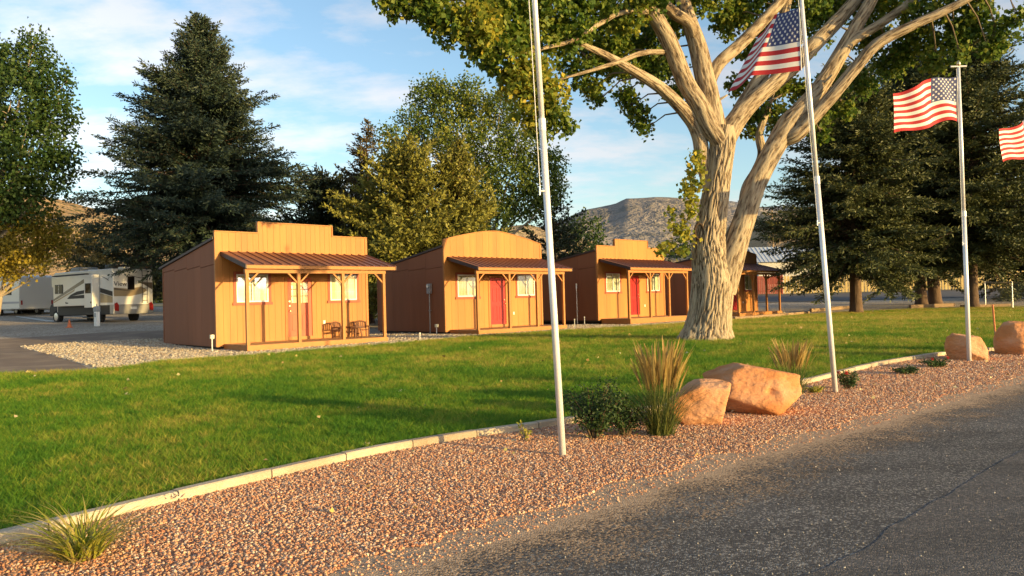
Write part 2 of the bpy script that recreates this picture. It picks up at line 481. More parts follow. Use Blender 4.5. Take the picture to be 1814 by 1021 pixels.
def asphaltmat(name, c1, c2, c3):
    m, t, out = nodes(name); L = t.links
    g = t.nodes.new('ShaderNodeNewGeometry')
    v = t.nodes.new('ShaderNodeTexVoronoi'); v.inputs['Scale'].default_value = 95
    L.new(g.outputs['Position'], v.inputs['Vector'])
    sp = t.nodes.new('ShaderNodeSeparateColor'); L.new(v.outputs['Color'], sp.inputs[0])
    r = t.nodes.new('ShaderNodeValToRGB'); el = r.color_ramp.elements
    el[0].color = rgba(c1); el[1].color = rgba(c3); e = el.new(.75); e.color = rgba(c2); e2 = el.new(.93); e2.color = rgba(c3)
    L.new(sp.outputs[0], r.inputs[0])
    n = t.nodes.new('ShaderNodeTexNoise'); n.inputs['Scale'].default_value = .9; n.inputs['Detail'].default_value = 8; n.inputs['Roughness'].default_value = .7
    mpn = t.nodes.new('ShaderNodeMapping'); mpn.inputs['Rotation'].default_value = (0, 0, math.radians(-45)); mpn.inputs['Scale'].default_value = (.4, 1.6, 1)
    L.new(g.outputs['Position'], mpn.inputs[0]); L.new(mpn.outputs[0], n.inputs['Vector'])
    mr = t.nodes.new('ShaderNodeMapRange'); mr.inputs[1].default_value = .32; mr.inputs[2].default_value = .68; mr.inputs[3].default_value = .55; mr.inputs[4].default_value = 1.3
    L.new(n.outputs['Fac'], mr.inputs[0])
    h = t.nodes.new('ShaderNodeHueSaturation'); L.new(r.outputs[0], h.inputs['Color']); L.new(mr.outputs[0], h.inputs['Value'])
    b = t.nodes.new('ShaderNodeBsdfPrincipled'); b.inputs['Roughness'].default_value = .85
    b.inputs['Specular IOR Level'].default_value = .35
    L.new(h.outputs[0], b.inputs['Base Color'])
    bp = t.nodes.new('ShaderNodeBump'); bp.inputs['Strength'].default_value = 1.0; bp.inputs['Distance'].default_value = .006; bp.invert = True
    L.new(v.outputs['Distance'], bp.inputs['Height'])
    L.new(bp.outputs[0], b.inputs['Normal']); L.new(b.outputs[0], out.inputs[0])
    return m
ASPH = asphaltmat('road_asphalt', (.047, .045, .046), (.105, .10, .098), (.36, .33, .29))
ASPH2 = asphaltmat('newer_asphalt', (.054, .052, .053), (.115, .109, .106), (.24, .20, .17))
ASPHF = pmat('far_asphalt', (.06, .062, .072), (.075, .075, .082), 2, .9, .4, 20)
PATHM = pmat('worn_path_asphalt', (.23, .165, .115), (.18, .128, .092), 2.2, .9, .6, 45, c3=(.29, .215, .15), scale3=.8)

KERB_PX = [(-250, 1030), (0, 966), (200, 918), (440, 861), (640, 808), (800, 781), (1020, 752), (1130, 738), (1290, 712), (1440, 680), (1520, 657), (1620, 637), (1700, 628), (1770, 622)]
ROAD_PX = [(1990, 640), (1814, 672), (1621, 725), (1498, 761), (1314, 804), (1191, 847), (1068, 890), (884, 945), (700, 994), (560, 1040), (300, 1130), (-100, 1300)]
kerb_w = [G(*p) for p in KERB_PX]
road_w = [G(*p) for p in ROAD_PX]

def densify(pts, step):
    out = []
    for a, b in zip(pts[:-1], pts[1:]):
        n = max(1, int((b - a).length / step))
        out += [a.lerp(b, k / n) for k in range(n)]
    return out + [pts[-1]]
def smooth_line(pts, it=3):
    pts = densify(pts, .25)
    for _ in range(it * 8):
        pts = [pts[0]] + [(pts[i - 1] + pts[i] * 2 + pts[i + 1]) / 4 for i in range(1, len(pts) - 1)] + [pts[-1]]
    return pts
kerb_line = smooth_line(kerb_w)
road_edge = smooth_line(road_w)
def wob(pts, a, f, seed=0):
    out = []
    for p in pts:
        q = p.copy(); w = mnoise.noise(Vector((p.x * f, p.y * f, seed))) + .5 * mnoise.noise(Vector((p.x * f * 3, p.y * f * 3, seed)))
        q.x += w * a * .7; q.y -= w * a * .7
        out.append(q)
    return out
def shift(pts, dx, dy): return [Vector((p.x + dx, p.y + dy, p.z)) for p in pts]

road_dense = densify(road_edge, .12)
re_far = road_edge[0]
road_poly = shift(road_edge, -.35, .35) + [Vector((-30, -25, 0)), Vector((70, -25, 0)), Vector((re_far.x + 50, re_far.y + 30, 0))]
sheet('road', road_poly, .004, ASPH)
seam = wob(densify([G(2000, 740), G(1814, 800), G(1640, 900), G(1455, 1013), G(1300, 1100), G(900, 1350)], .1), .05, 1.2, 5)
sheet('road_lane', seam + [Vector((0, -20, 0)), Vector((60, -20, 0)), Vector((60, 18, 0))], .0062, ASPH2)
SAND = gravelmat('dusty_road_verge', [(.40, .27, .175), (.46, .33, .22), (.34, .23, .15), (.28, .20, .145)], 60, .8, .01)
def dustmat():
    m, t, out = nodes('sandy_dust'); L = t.links
    g = t.nodes.new('ShaderNodeNewGeometry'); a = t.nodes.new('ShaderNodeAttribute'); a.attribute_name = 'across'
    n = t.nodes.new('ShaderNodeTexNoise'); n.inputs['Scale'].default_value = 1.3; n.inputs['Detail'].default_value = 10; n.inputs['Roughness'].default_value = .75; L.new(g.outputs['Position'], n.inputs['Vector'])
    n2 = t.nodes.new('ShaderNodeTexVoronoi'); n2.inputs['Scale'].default_value = 70; L.new(g.outputs['Position'], n2.inputs['Vector'])
    sp = t.nodes.new('ShaderNodeSeparateColor'); L.new(n2.outputs['Color'], sp.inputs[0])
    r = t.nodes.new('ShaderNodeValToRGB'); r.color_ramp.elements[0].color = (.28, .185, .115, 1); r.color_ramp.elements[1].color = (.58, .40, .25, 1); L.new(sp.outputs[0], r.inputs[0])
    s = t.nodes.new('ShaderNodeMath'); s.operation = 'SUBTRACT'; L.new(n.outputs['Fac'], s.inputs[0]); L.new(a.outputs['Fac'], s.inputs[1])
    s2 = t.nodes.new('ShaderNodeMath'); s2.operation = 'MULTIPLY_ADD'; s2.inputs[1].default_value = .35; L.new(sp.outputs[1], s2.inputs[0]); L.new(s.outputs[0], s2.inputs[2])
    mr = t.nodes.new('ShaderNodeMapRange'); mr.inputs[1].default_value = .12; mr.inputs[2].default_value = .42; L.new(s2.outputs[0], mr.inputs[0])
    b = t.nodes.new('ShaderNodeBsdfPrincipled'); b.inputs['Roughness'].default_value = .95; L.new(r.outputs[0], b.inputs['Base Color'])
    bp = t.nodes.new('ShaderNodeBump'); bp.inputs['Strength'].default_value = .8; bp.inputs['Distance'].default_value = .008; bp.invert = True; L.new(n2.outputs['Distance'], bp.inputs['Height']); L.new(bp.outputs[0], b.inputs['Normal'])
    tr = t.nodes.new('ShaderNodeBsdfTransparent'); mx = t.nodes.new('ShaderNodeMixShader')
    L.new(mr.outputs[0], mx.inputs[0]); L.new(tr.outputs[0], mx.inputs[1]); L.new(b.outputs[0], mx.inputs[2]); L.new(mx.outputs[0], out.inputs[0]); return m
def verge():
    V = []; T = []; offs = [-.45, 0, .12, .28, .5, .8, 1.2]; ac = [-.15, -.08, .12, .32, .46, .56, .85]; n = len(offs)
    for p in road_dense:
        for o, c in zip(offs, ac):
            x, y = p.x + o * .68, p.y - o * .73; V.append((x, y, float(terr(x, y)) + .0075)); T.append(c)
    Fc = [(i * n + j, i * n + j + 1, (i + 1) * n + j + 1, (i + 1) * n + j) for i in range(len(road_dense) - 1) for j in range(n - 1)]
    o = np_mesh('sand_verge', V, Fc, dustmat()); o['kind'] = 'structure'
    at = o.data.attributes.new('across', 'FLOAT', 'POINT'); at.data.foreach_set('value', np.array(T, np.float32))
verge()
bed_edge = wob(shift(road_dense, -.12, .12), .20, 1.9, 3)
BEDM = gravelmat('red_gravel_bed_base', [(.24, .10, .06), (.42, .21, .12), (.50, .28, .17), (.32, .15, .10)], 55, 1, .015)
kd = kerb_line[-1]
bed_poly = kerb_line + [G(1830, 617), G(1990, 603)] + bed_edge
bed = sheet('gravel_bed', bed_poly, .010, BEDM)

# kerb of cast blocks between lawn and bed
kl = kerb_line
foot = sheet('kerb', [p.copy() for p in kl] + [p.copy() for p in shift(kl, -.09, .10)][::-1], .02, CONC)
acc = 0; blk = [kl[0]]; blocks = []
for a, b in zip(kl[:-1], kl[1:]):
    acc += (b - a).length; blk.append(b)
    if acc > .78: blocks.append(blk); blk = [b]; acc = 0
blocks.append(blk)
for bpts in blocks:
    if len(bpts) < 2: continue
    m = MB(); n = len(bpts); dz = random.uniform(-.006, .006)
    sec = [(0, -.05), (0, .058), (.012, .070), (.094, .070), (.106, .060), (.106, -.05)]
    vs = []
    for i, p in enumerate(bpts):
        t = (bpts[min(i + 1, n - 1)] - bpts[max(i - 1, 0)]).normalized(); nn = Vector((-t.y, t.x, 0))
        if nn.y < 0: nn = -nn
        q = p.copy()
        if i == 0: q += t * .006
        if i == n - 1: q -= t * .006
        for (u, w) in sec: vs.append((q.x + nn.x * u, q.y + nn.y * u, p.z + .016 + w + dz))
    k = len(sec); fs = []
    for i in range(n - 1):
        for j in range(k): fs.append((i * k + j, i * k + (j + 1) % k, (i + 1) * k + (j + 1) % k, (i + 1) * k + j))
    fs += [tuple(range(k))[::-1], tuple((n - 1) * k + j for j in range(k))]
    m.add(vs, fs).build('kerb_block', CONC, foot)

# lawn
BACK_PX = [(2150, 540), (1814, 545), (1690, 547), (1610, 549), (1530, 553), (1430, 559), (1383, 563), (1110, 582), (850, 598), (690, 613), (436, 634), (290, 643), (230, 654), (150, 661), (0, 666), (-300, 672)]
back_w = [G(*p) for p in BACK_PX]
lawn_poly = [p + Vector((-.06, .07, 0)) for p in kerb_line] + [G(1830, 615), G(2000, 600), G(2300, 590)] + back_w
def grassmat(name, base=False):
    m, t, out = nodes(name); L = t.links
    g = t.nodes.new('ShaderNodeNewGeometry')
    n = t.nodes.new('ShaderNodeTexNoise'); n.inputs['Scale'].default_value = .38; n.inputs['Detail'].default_value = 6; n.inputs['Roughness'].default_value = .6
    L.new(g.outputs['Position'], n.inputs['Vector'])
    r = t.nodes.new('ShaderNodeValToRGB'); el = r.color_ramp.elements
    el[0].position = .38; el[0].color = (.075, .20, .016, 1); el[1].position = .70; el[1].color = (.46, .37, .08, 1)
    e = el.new(.5); e.color = (.15, .275, .02, 1); e = el.new(.6); e.color = (.26, .325, .032, 1)
    # drier grass further out on the lawn
    sx = t.nodes.new('ShaderNodeSeparateXYZ'); L.new(g.outputs['Position'], sx.inputs[0])
    mr = t.nodes.new('ShaderNodeMapRange'); mr.inputs[1].default_value = 9; mr.inputs[2].default_value = 34; mr.inputs[3].default_value = -.04; mr.inputs[4].default_value = .15
    L.new(sx.outputs['Y'], mr.inputs[0])
    ad = t.nodes.new('ShaderNodeMath'); ad.operation = 'ADD'; L.new(n.outputs['Fac'], ad.inputs[0]); L.new(mr.outputs[0], ad.inputs[1])
    oi = t.nodes.new('ShaderNodeObjectInfo')
    mo = t.nodes.new('ShaderNodeMapRange'); mo.inputs[3].default_value = -.16; mo.inputs[4].default_value = .16; L.new(oi.outputs['Random'], mo.inputs[0])
    ad2 = t.nodes.new('ShaderNodeMath'); ad2.operation = 'ADD'; L.new(ad.outputs[0], ad2.inputs[0]); L.new(mo.outputs[0], ad2.inputs[1])
    L.new((ad if base else ad2).outputs[0], r.inputs[0])
    b = t.nodes.new('ShaderNodeBsdfPrincipled'); b.inputs['Roughness'].default_value = .6; b.inputs['Specular IOR Level'].default_value = .25
    if base:
        h = t.nodes.new('ShaderNodeHueSaturation'); h.inputs['Value'].default_value = .6; L.new(r.outputs[0], h.inputs['Color']); L.new(h.outputs[0], b.inputs['Base Color'])
        L.new(b.outputs[0], out.inputs[0])
    else:
        L.new(r.outputs[0], b.inputs['Base Color'])
        tr = t.nodes.new('ShaderNodeBsdfTranslucent'); L.new(r.outputs[0], tr.inputs[0])
        mx = t.nodes.new('ShaderNodeMixShader'); mx.inputs[0].default_value = .35
        L.new(b.outputs[0], mx.inputs[1]); L.new(tr.outputs[0], mx.inputs[2]); L.new(mx.outputs[0], out.inputs[0])
    return m
lawn = sheet('lawn', lawn_poly, .034, grassmat('lawn_soil_and_thatch', True), step=1.0)

def blades(n, rad, h0, h1, w, bend, seed, segs=2, lean=.35):
    rng = np.random.default_rng(seed); V = []; Fc = []
    for _ in range(n):
        a = rng.uniform(0, 6.283); r = rad * math.sqrt(rng.uniform()); bx, by = r * math.cos(a), r * math.sin(a)
        h = rng.uniform(h0, h1); la = rng.uniform(0, 6.283); ln = rng.uniform(.05, lean); wa = rng.uniform(0, 6.283)
        sx, sy = math.cos(wa) * w / 2, math.sin(wa) * w / 2; b0 = len(V)
        for i in range(segs + 1):
            t = i / segs; k = 1 - t ** 1.5 * .85
            dx = ln * h * t + bend * h * t * t
            cx, cy, cz = bx + dx * math.cos(la), by + dx * math.sin(la), h * t * (1 - .25 * bend * t) - .005
            V += [(cx - sx * k, cy - sy * k, cz), (cx + sx * k, cy + sy * k, cz)]
        for i in range(segs): Fc.append((b0 + 2 * i, b0 + 2 * i + 1, b0 + 2 * i + 3, b0 + 2 * i + 2))
    return np.array(V), np.array(Fc)
GR = grassmat('grass_blades')
tufts = []
for k in range(6):
    V, Fc = blades(17, .05, .03, .068 if k < 5 else .095, .0044, .4, 40 + k, 2, .5)
    tufts.append(loose('grass_tuft', V, Fc, GR))
def gdens(co):
    d = np.hypot(co[:, 0], co[:, 1])
    v = np.interp(d, [0, 4, 6.5, 10, 15, 22, 32, 60], [1100, 1100, 900, 520, 280, 170, 100, 40])
    px = co[:, 0] / np.maximum(co[:, 1], .1)
    return np.where((px < -.85) | (px > .85), 0, v)
scatter('lawn_grass', lawn, tufts, gdens, .6, 1.4, 3, 'green mown lawn grass in front of the row of tan cabins', 'grass', tilt=.25)

# stones of the red bed
REDST = stonemat('red_gravel_stones', [(.30, .115, .06), (.52, .245, .12), (.63, .36, .19), (.43, .185, .10), (.69, .455, .27), (.35, .135, .075), (.58, .295, .15), (.72, .56, .41), (.22, .10, .06)])
stones = []
def stone_src(mat, k, flat=.78):
    bm = bmesh.new(); bmesh.ops.create_icosphere(bm, subdivisions=2, radius=1)
    rng = random.Random(k * 13 + 1); pl = [(Vector((rng.gauss(0, 1), rng.gauss(0, 1), rng.gauss(0, 1))).normalized(), rng.uniform(.5, .85)) for _ in range(9)]
    for v in bm.verts:
        for nrm, h in pl:
            dd = v.co.dot(nrm)
            if dd > h: v.co -= nrm * (dd - h)
        v.co = Vector((v.co.x * 1.15, v.co.y * .9, v.co.z * flat))
    Vv = np.array([v.co[:] for v in bm.verts]); Ff = np.array([[v.index for v in f.verts] for f in bm.faces]); bm.free()
    return loose('stone', Vv, Ff, mat)
stones = [stone_src(REDST, k) for k in range(7)]
def sdens(co):
    d = np.hypot(co[:, 0], co[:, 1]); v = np.interp(d, [0, 4, 7, 12, 20, 30], [5200, 5000, 3800, 1900, 700, 300])
    px = co[:, 0] / np.maximum(co[:, 1], .1)
    return np.where((px < -1.0) | (px > .95), 0, v)
scatter('red_gravel', bed, stones, sdens, .0045, .0155, 11, 'loose red sandstone gravel filling the bed between kerb and road', 'gravel', tilt=1.2)
d = .7071
spill_base = sheet('spill_area', shift(road_edge, -.28, .28) + shift(road_edge, .10, -.10)[::-1], .008, SAND, kind=None)
scatter('spilled_gravel', spill_base, stones, lambda co: sdens(co) * .22, .003, .011, 21, 'scattered red gravel stones spilled along the road edge', 'gravel', tilt=1.2)
bpy.data.objects.remove(spill_base)
GREYST = stonemat('road_chips', [(.16, .14, .12), (.30, .27, .24), (.45, .42, .38), (.10, .09, .085)])
chips = [stone_src(GREYST, 50 + k, .7) for k in range(3)]
road_base = sheet('chip_area', shift(road_edge, .3, -.3) + [Vector((-3, -2, 0)), Vector((14, -2, 0)), Vector((26, 22, 0))], .008, SAND, kind=None)
scatter('road_grit', road_base, chips, lambda co: np.interp(np.hypot(co[:, 0], co[:, 1]), [0, 3, 6, 12, 25], [60, 50, 30, 10, 3]) * (np.abs(co[:, 0] / np.maximum(co[:, 1], .1)) < .95), .003, .0075, 31, 'fine loose grit lying on the dark asphalt road', 'grit', tilt=1)
bpy.data.objects.remove(road_base)

# pale stones round the cabins
PALEST = stonemat('pale_gravel_stones', [(.32, .25, .17), (.48, .40, .29), (.57, .50, .38), (.40, .31, .21), (.27, .20, .135)])
pst = [stone_src(PALEST, 80 + k, .7) for k in range(4)]
pale_poly = [G(35, 614), G(120, 608), G(250, 602), G(300, 600), G(450, 600), G(690, 592), G(850, 583), G(1110, 572), G(1390, 553)] + [G(*p) for p in [(1383, 562), (1110, 581), (850, 597), (690, 612), (436, 633), (290, 642), (180, 654), (100, 632)]]
pbase = sheet('pale_area', pale_poly, .004, GRAVEL, kind=None)
scatter('pale_gravel', pbase, pst, lambda co: np.interp(co[:, 1], [15, 20, 26, 34, 50], [330, 300, 200, 110, 60]), .014, .034, 41, 'pale crushed stone gravel around the base of the cabins', 'gravel', tilt=1)
bpy.data.objects.remove(pbase)

# fallen leaves on lawn and bed
FALL = stonemat('fallen_leaf', [(.42, .30, .08), (.50, .40, .18), (.30, .17, .06), (.58, .50, .30), (.36, .33, .10)], .8)
fl = []
for k in range(3):
    rg = np.random.default_rng(700 + k); n_ = 5; pos = np.zeros((1, 3)) + np.array([0, 0, .0]); V, Fc = leaves(pos, np.array([[1.0, 0, .25]]), 1.0, .85, .25, rg); V[:, 2] += .2
    fl.append(loose('leaf', V, Fc, FALL))
near = lambda a: (lambda co: np.interp(np.hypot(co[:, 0], co[:, 1]), [0, 5, 12, 30], [a, a, a * .7, a * .35]) * (np.abs(co[:, 0] / np.maximum(co[:, 1], .1)) < .9))
o_ = scatter('fallen_leaves', lawn, fl, near(.4), .04, .08, 61, 'yellow and brown leaves fallen on the lawn', 'leaves', tilt=.5); o_.location.z = .045
scatter('fallen_leaves', bed, fl, near(2.2), .03, .06, 62, 'dry leaves fallen among the red gravel', 'leaves', tilt=.5).location.z = .012

# paths, roads, far ground
sheet('path', [G(*p) for p in [(-300, 600), (0, 601), (70, 597), (180, 590), (288, 586), (330, 584), (330, 597), (288, 600), (180, 604), (100, 608), (35, 615), (90, 630), (140, 645), (165, 657), (0, 664), (-300, 670)]], .012, PATHM)
sheet('far_road', [Vector(p) for p in [(4, 61, 0), (140, 61, 0), (140, 75, 0), (4, 75, 0)]], .03, ASPHF, step=4)
FARG = pmat('dry_ground', (.30, .22, .13), (.20, .16, .08), .3, .95, .5, 6, c3=(.12, .13, .05), scale3=.1)
sheet('dry_field', [Vector(p) for p in [(-160, 62, 0), (3.5, 62, 0), (3.5, 76, 0), (160, 76, 0), (300, 300, 0), (-300, 300, 0)]], .02, FARG, step=20)

def edging(pxs, w=.12, h=.12, length=2.4, name='timber_edging', label='', mat=TIMBER, zo=-.02):
    pts = [G(*p) for p in pxs]; root = empty(name, pts[0], 0, label, 'edging')
    for a, b in zip(pts[:-1], pts[1:]):
        n = max(1, round((b - a).length / length))
        for k in range(n):
            p = a.lerp(b, k / n); q = a.lerp(b, (k + 1) / n); dv = q - p; ln = dv.length; mid = (p + q) / 2
            o = piece('timber', mat, root, -ln / 2 + .006, ln / 2 - .006, -w / 2, w / 2, zo, h)
            o.location = mid - root.location + Vector((0, 0, (h + zo) / 2 + random.uniform(-.008, .008)))
            o.rotation_euler = (0, 0, math.atan2(dv.y, dv.x) + random.uniform(-.006, .006))
    return root
edging([(280, 641), (436, 633), (690, 612), (850, 597), (1110, 581.5), (1300, 568)], .10, .075, 2.2, label='low pale edging running along the lawn before the cabin decks', mat=CONC)
edging([(1300, 567.5), (1383, 561), (1432, 556)], .16, .16, 2.4, label='timber edging at the lawn corner beside the last cabin')
edging([(1436, 553), (1505, 547)], .16, .2, 2.4, label='timber edging leading up to the first spruce trunk')
edging([(1612, 547), (1690, 543)], .2, .22, 2.4, label='timber edging under the twin leaning spruce trunks')
edging([(1702, 546), (1790, 543)], .16, .18, 2.4, label='timber edging beside the lone spruce trunk near the wire fence')

# hills
def hillmat(name, sand, sand2, brush, bscale, thr):
    m, t, out = nodes(name); L = t.links
    g = t.nodes.new('ShaderNodeNewGeometry')
    n = t.nodes.new('ShaderNodeTexNoise'); n.inputs['Scale'].default_value = bscale * .2; n.inputs['Detail'].default_value = 6; L.new(g.outputs['Position'], n.inputs['Vector'])
    r = t.nodes.new('ShaderNodeValToRGB'); r.color_ramp.elements[0].position = .35; r.color_ramp.elements[0].color = rgba(sand); r.color_ramp.elements[1].position = .65; r.color_ramp.elements[1].color = rgba(sand2)
    L.new(n.outputs['Fac'], r.inputs[0])
    v = t.nodes.new('ShaderNodeTexNoise'); v.inputs['Scale'].default_value = bscale; v.inputs['Detail'].default_value = 4; v.inputs['Roughness'].default_value = .7; L.new(g.outputs['Position'], v.inputs['Vector'])
    mr = t.nodes.new('ShaderNodeMapRange'); mr.inputs[1].default_value = thr; mr.inputs[2].default_value = thr + .05; L.new(v.outputs['Fac'], mr.inputs[0])
    mx = t.nodes.new('ShaderNodeMix'); mx.data_type = 'RGBA'; L.new(mr.outputs[0], mx.inputs[0]); L.new(r.outputs[0], mx.inputs[6]); mx.inputs[7].default_value = rgba(brush)
    b = t.nodes.new('ShaderNodeBsdfPrincipled'); b.inputs['Roughness'].default_value = 1; b.inputs['Specular IOR Level'].default_value = .1
    L.new(mx.outputs[2], b.inputs['Base Color'])
    bp = t.nodes.new('ShaderNodeBump'); bp.inputs['Strength'].default_value = .8; bp.inputs['Distance'].default_value = .8 / bscale; L.new(v.outputs['Fac'], bp.inputs['Height']); L.new(bp.outputs[0], b.inputs['Normal'])
    L.new(b.outputs[0], out.inputs[0]); return m
def hill(name, skyline, Y, depth, mat, rough, fr, seed):
    """a ridge whose crest follows the skyline seen in the photo, sloping down towards and away from the viewer"""
    cols = []; n = 90
    xs = [p[0] for p in skyline]; ys = [p[1] for p in skyline]
    pxs = np.linspace(xs[0], xs[-1], n); rows = 26
    V = []
    for i, px in enumerate(pxs):
        c = P(px, float(np.interp(px, xs, ys)), Y)
        for j in range(rows):
            t = j / (rows - 1); yy = Y - depth + 2 * depth * t
            s = math.cos((t - .5) * math.pi) ** 1.25
            x = c.x + (yy - Y) * .15
            z0 = float(terr(x, yy)) - 3
            nz = sum(mnoise.noise(Vector((x * fr * 2 ** o, yy * fr * 2 ** o, seed))) / 2 ** o for o in range(4))
            V.append((x, yy, z0 + (c.z - z0) * s + nz * rough * (1 - s * .75) * min(1, s * 3)))
    Fc = [(i * rows + j, (i + 1) * rows + j, (i + 1) * rows + j + 1, i * rows + j + 1) for i in range(n - 1) for j in range(rows - 1)]
    o = np_mesh(name, V, Fc, mat, smooth=True); o['kind'] = 'structure'; return o
HILL1 = hillmat('sandy_hillside', (.42, .29, .15), (.34, .22, .11), (.10, .10, .04), .16, .54)
HILL2 = hillmat('juniper_slope', (.40, .30, .18), (.30, .21, .12), (.06, .07, .03), .14, .50)
MTN = hillmat('far_mountain', (.26, .225, .195), (.33, .285, .24), (.19, .175, .155), .012, .53)
MTN2 = hillmat('farther_ridge', (.19, .19, .20), (.24, .235, .24), (.15, .155, .16), .008, .55)
hill('hill', [(-500, 300), (-200, 320), (0, 338), (90, 348), (120, 360), (170, 378), (240, 395), (330, 420), (480, 450), (640, 480), (760, 520)], 300, 170, HILL1, 6, .02, 1)
hill('hill', [(820, 470), (900, 410), (940, 400), (1000, 418), (1080, 440), (1180, 452), (1260, 440), (1290, 400), (1340, 386), (1400, 382), (1480, 392), (1600, 405), (1814, 410), (2200, 430)], 330, 150, HILL2, 6, .02, 2)
hill('mountain', [(820, 470), (940, 410), (1000, 393), (1040, 374), (1090, 362), (1108, 352), (1150, 350), (1195, 351), (1215, 358), (1260, 366), (1320, 372), (1400, 385), (1600, 400)], 3000, 1300, MTN, 90, .0012, 3)
hill('mountain', [(1100, 420), (1200, 352), (1290, 358), (1340, 370), (1395, 368), (1500, 376), (1800, 360), (2300, 380)], 4600, 1400, MTN2, 90, .001, 4)
# ------------------------------------------------------------------ cabins
E = Vector((.7285, .685, 0)); Nn = Vector((-.685, .7285, 0)); RZ = math.atan2(.685, .7285)
C1 = Vector((-.3595 * 23.0, 23.0, 0))
DL = 5.13                       # deck length
W0, W1 = -.24, 5.5              # front wall extent
PD = 1.8                        # porch depth
YB = 6.83                       # rear wall

def cabin(s0, deck_z, style, label, door_mat, half_glass, boards_w, winstyle):
    o = C1 + E * s0; o.z = deck_z
    gz = float(terr(o.x + Nn.x * 1, o.y + Nn.y * 1))
    gz = min(gz, float(terr(o.x, o.y)))
    root = empty('cabin', o, RZ, label, 'cabin', 'western style rental cabins in a row')
    g = gz - deck_z
    cx = (W0 + W1) / 2
    def ztop(x):
        if style == 'step': return 4.06 if 1.25 < x < 4.03 else 3.69
        t = abs(x - cx) / ((W1 - W0) / 2)
        if style == 'arch': return 3.70 + .52 * (1 - min(1, t) ** 1.5 * .92)
        return 3.66 + .45 * (1 - t)
    # skids on the ground
    for x in (.2, 1.9, 3.6, 5.2): piece('skid', DARKGAP, root, x, x + .15, PD + .1, YB - .05, g - .03, -.16)
    piece('floor_frame', DARKGAP, root, W0 + .05, W1 - .05, PD + .06, YB - .05, -.155, -.075)
    # body
    m = MB(); m.prism([(PD + .06, -.07), (YB - .03, -.07), (YB - .03, 2.70), (PD + .06, 3.42)], 'x', W0 + .03, W1 - .03); m.build('wall', BROWN, root)
    # siding panels on the two sides and the rear
    ys = np.linspace(PD + .02, YB, 5)
    rz = lambda y: 3.44 - (3.44 - 2.72) * (y - PD) / (YB - PD)
    for x0, x1 in ((W0, W0 + .025), (W1 - .025, W1)):
        for a, b in zip(ys[:-1], ys[1:]):
            MB().prism([(a + .003, -.08), (b - .003, -.08), (b - .003, min(2.55, rz(b))), (a + .003, min(2.62, rz(a)))], 'x', x0, x1).build('siding_panel', BROWN, root)
            za, zb = min(2.64, rz(a)), min(2.57, rz(b))
            if rz(b) - zb > .02: MB().prism([(a + .003, za), (b - .003, zb), (b - .003, rz(b)), (a + .003, rz(a))], 'x', x0 - .006, x1 + .006).build('siding_panel', BROWN, root)
    piece('siding_panel', BROWN, root, W0 + .03, W1 - .03, YB - .025, YB, -.08, 2.70)
    for x0, x1 in ((W0 - .015, W0 + .035), (W1 - .035, W1 + .015)): piece('corner_trim', BROWN, root, x0, x1, YB - .06, YB + .01, -.085, 2.70)
    # main roof slab sloping to the rear
    MB().prism([(PD + .05, 3.445), (YB + .25, 2.705), (YB + .25, 2.785), (PD + .05, 3.525)], 'x', W0 - .06, W1 + .06).build('roof', ROOFEDGE, root)
    nrp = 8
    # front siding boards, cut round the openings
    win = [(.45, 1.56), (3.93, 5.03)]; wz = (1.36, 2.30); dr = (2.26, 3.18); dz = (.12, 2.18)
    ops = [(win[0][0], win[0][1]) + wz, dr + dz, (win[1][0], win[1][1]) + wz]
    xs = [W0 + .012] + [e for op in ops for e in op[:2]] + [W1 - .012]
    if style == 'step': xs += [1.25, 4.03]
    xs = sorted(xs); edges = []
    for a, b in zip(xs[:-1], xs[1:]):
        n = max(1, round((b - a) / boards_w)); edges += [a + (b - a) * k / n for k in range(n)]
    edges.append(xs[-1])
    for a, b in zip(edges[:-1], edges[1:]):
        mid = (a + b) / 2; iv = [(-.08, None)]
        for op in ops:
            if op[0] < mid < op[1]: iv = [(-.08, op[2]), (op[3], None)]
        for z0, z1 in iv:
            if z1 is None:
                if style == 'step': piece('siding_board', TAN, root, a + .003, b - .003, PD, PD + .028, z0, ztop(mid))
                else: MB().prism([(a + .003, z0), (b - .003, z0), (b - .003, ztop(b - .003)), (a + .003, ztop(a + .003))], 'y', PD, PD + .028).build('siding_board', TAN, root)
            elif z1 - z0 > .01: piece('siding_board', TAN, root, a + .003, b - .003, PD, PD + .028, z0, z1)
    # false front behind the boards and its cap
    if style == 'step':
        m = MB(); m.prism([(W0 + .01, 3.40), (W1 - .01, 3.40), (W1 - .01, 3.68), (4.02, 3.68), (4.02, 4.05), (1.26, 4.05), (1.26, 3.68), (W0 + .01, 3.68)], 'y', PD + .0305, PD + .10); m.build('false_front', TAN, root)
        for a, b, z in ((W0 - .02, 1.25, 3.692), (1.22, 4.06, 4.062), (4.03, W1 + .02, 3.692)):
            piece('cap_trim', TRIM, root, a, b, PD - .03, PD + .12, z, z + .035)
        piece('cap_trim', TRIM, root, 1.212, 1.247, PD - .028, PD + .118, 3.73, 4.06); piece('cap_trim', TRIM, root, 4.033, 4.068, PD - .028, PD + .118, 3.73, 4.06)
    else:
        gx_ = np.linspace(W0 + .01, W1 - .01, 25)
        MB().prism([(W0 + .01, 3.40), (W1 - .01, 3.40)] + [(x, ztop(x) - .01) for x in gx_[::-1]], 'y', PD + .0305, PD + .10).build('false_front', TAN, root)
        gx_ = np.linspace(W0 - .015, W1 + .015, 25)
        MB().prism([(x, ztop(x) + .002) for x in gx_] + [(x, ztop(x) + .03) for x in gx_[::-1]], 'y', PD - .025, PD + .12).build('cap_trim', TRIM, root)
    zs = 3.68 if style == 'step' else 3.70
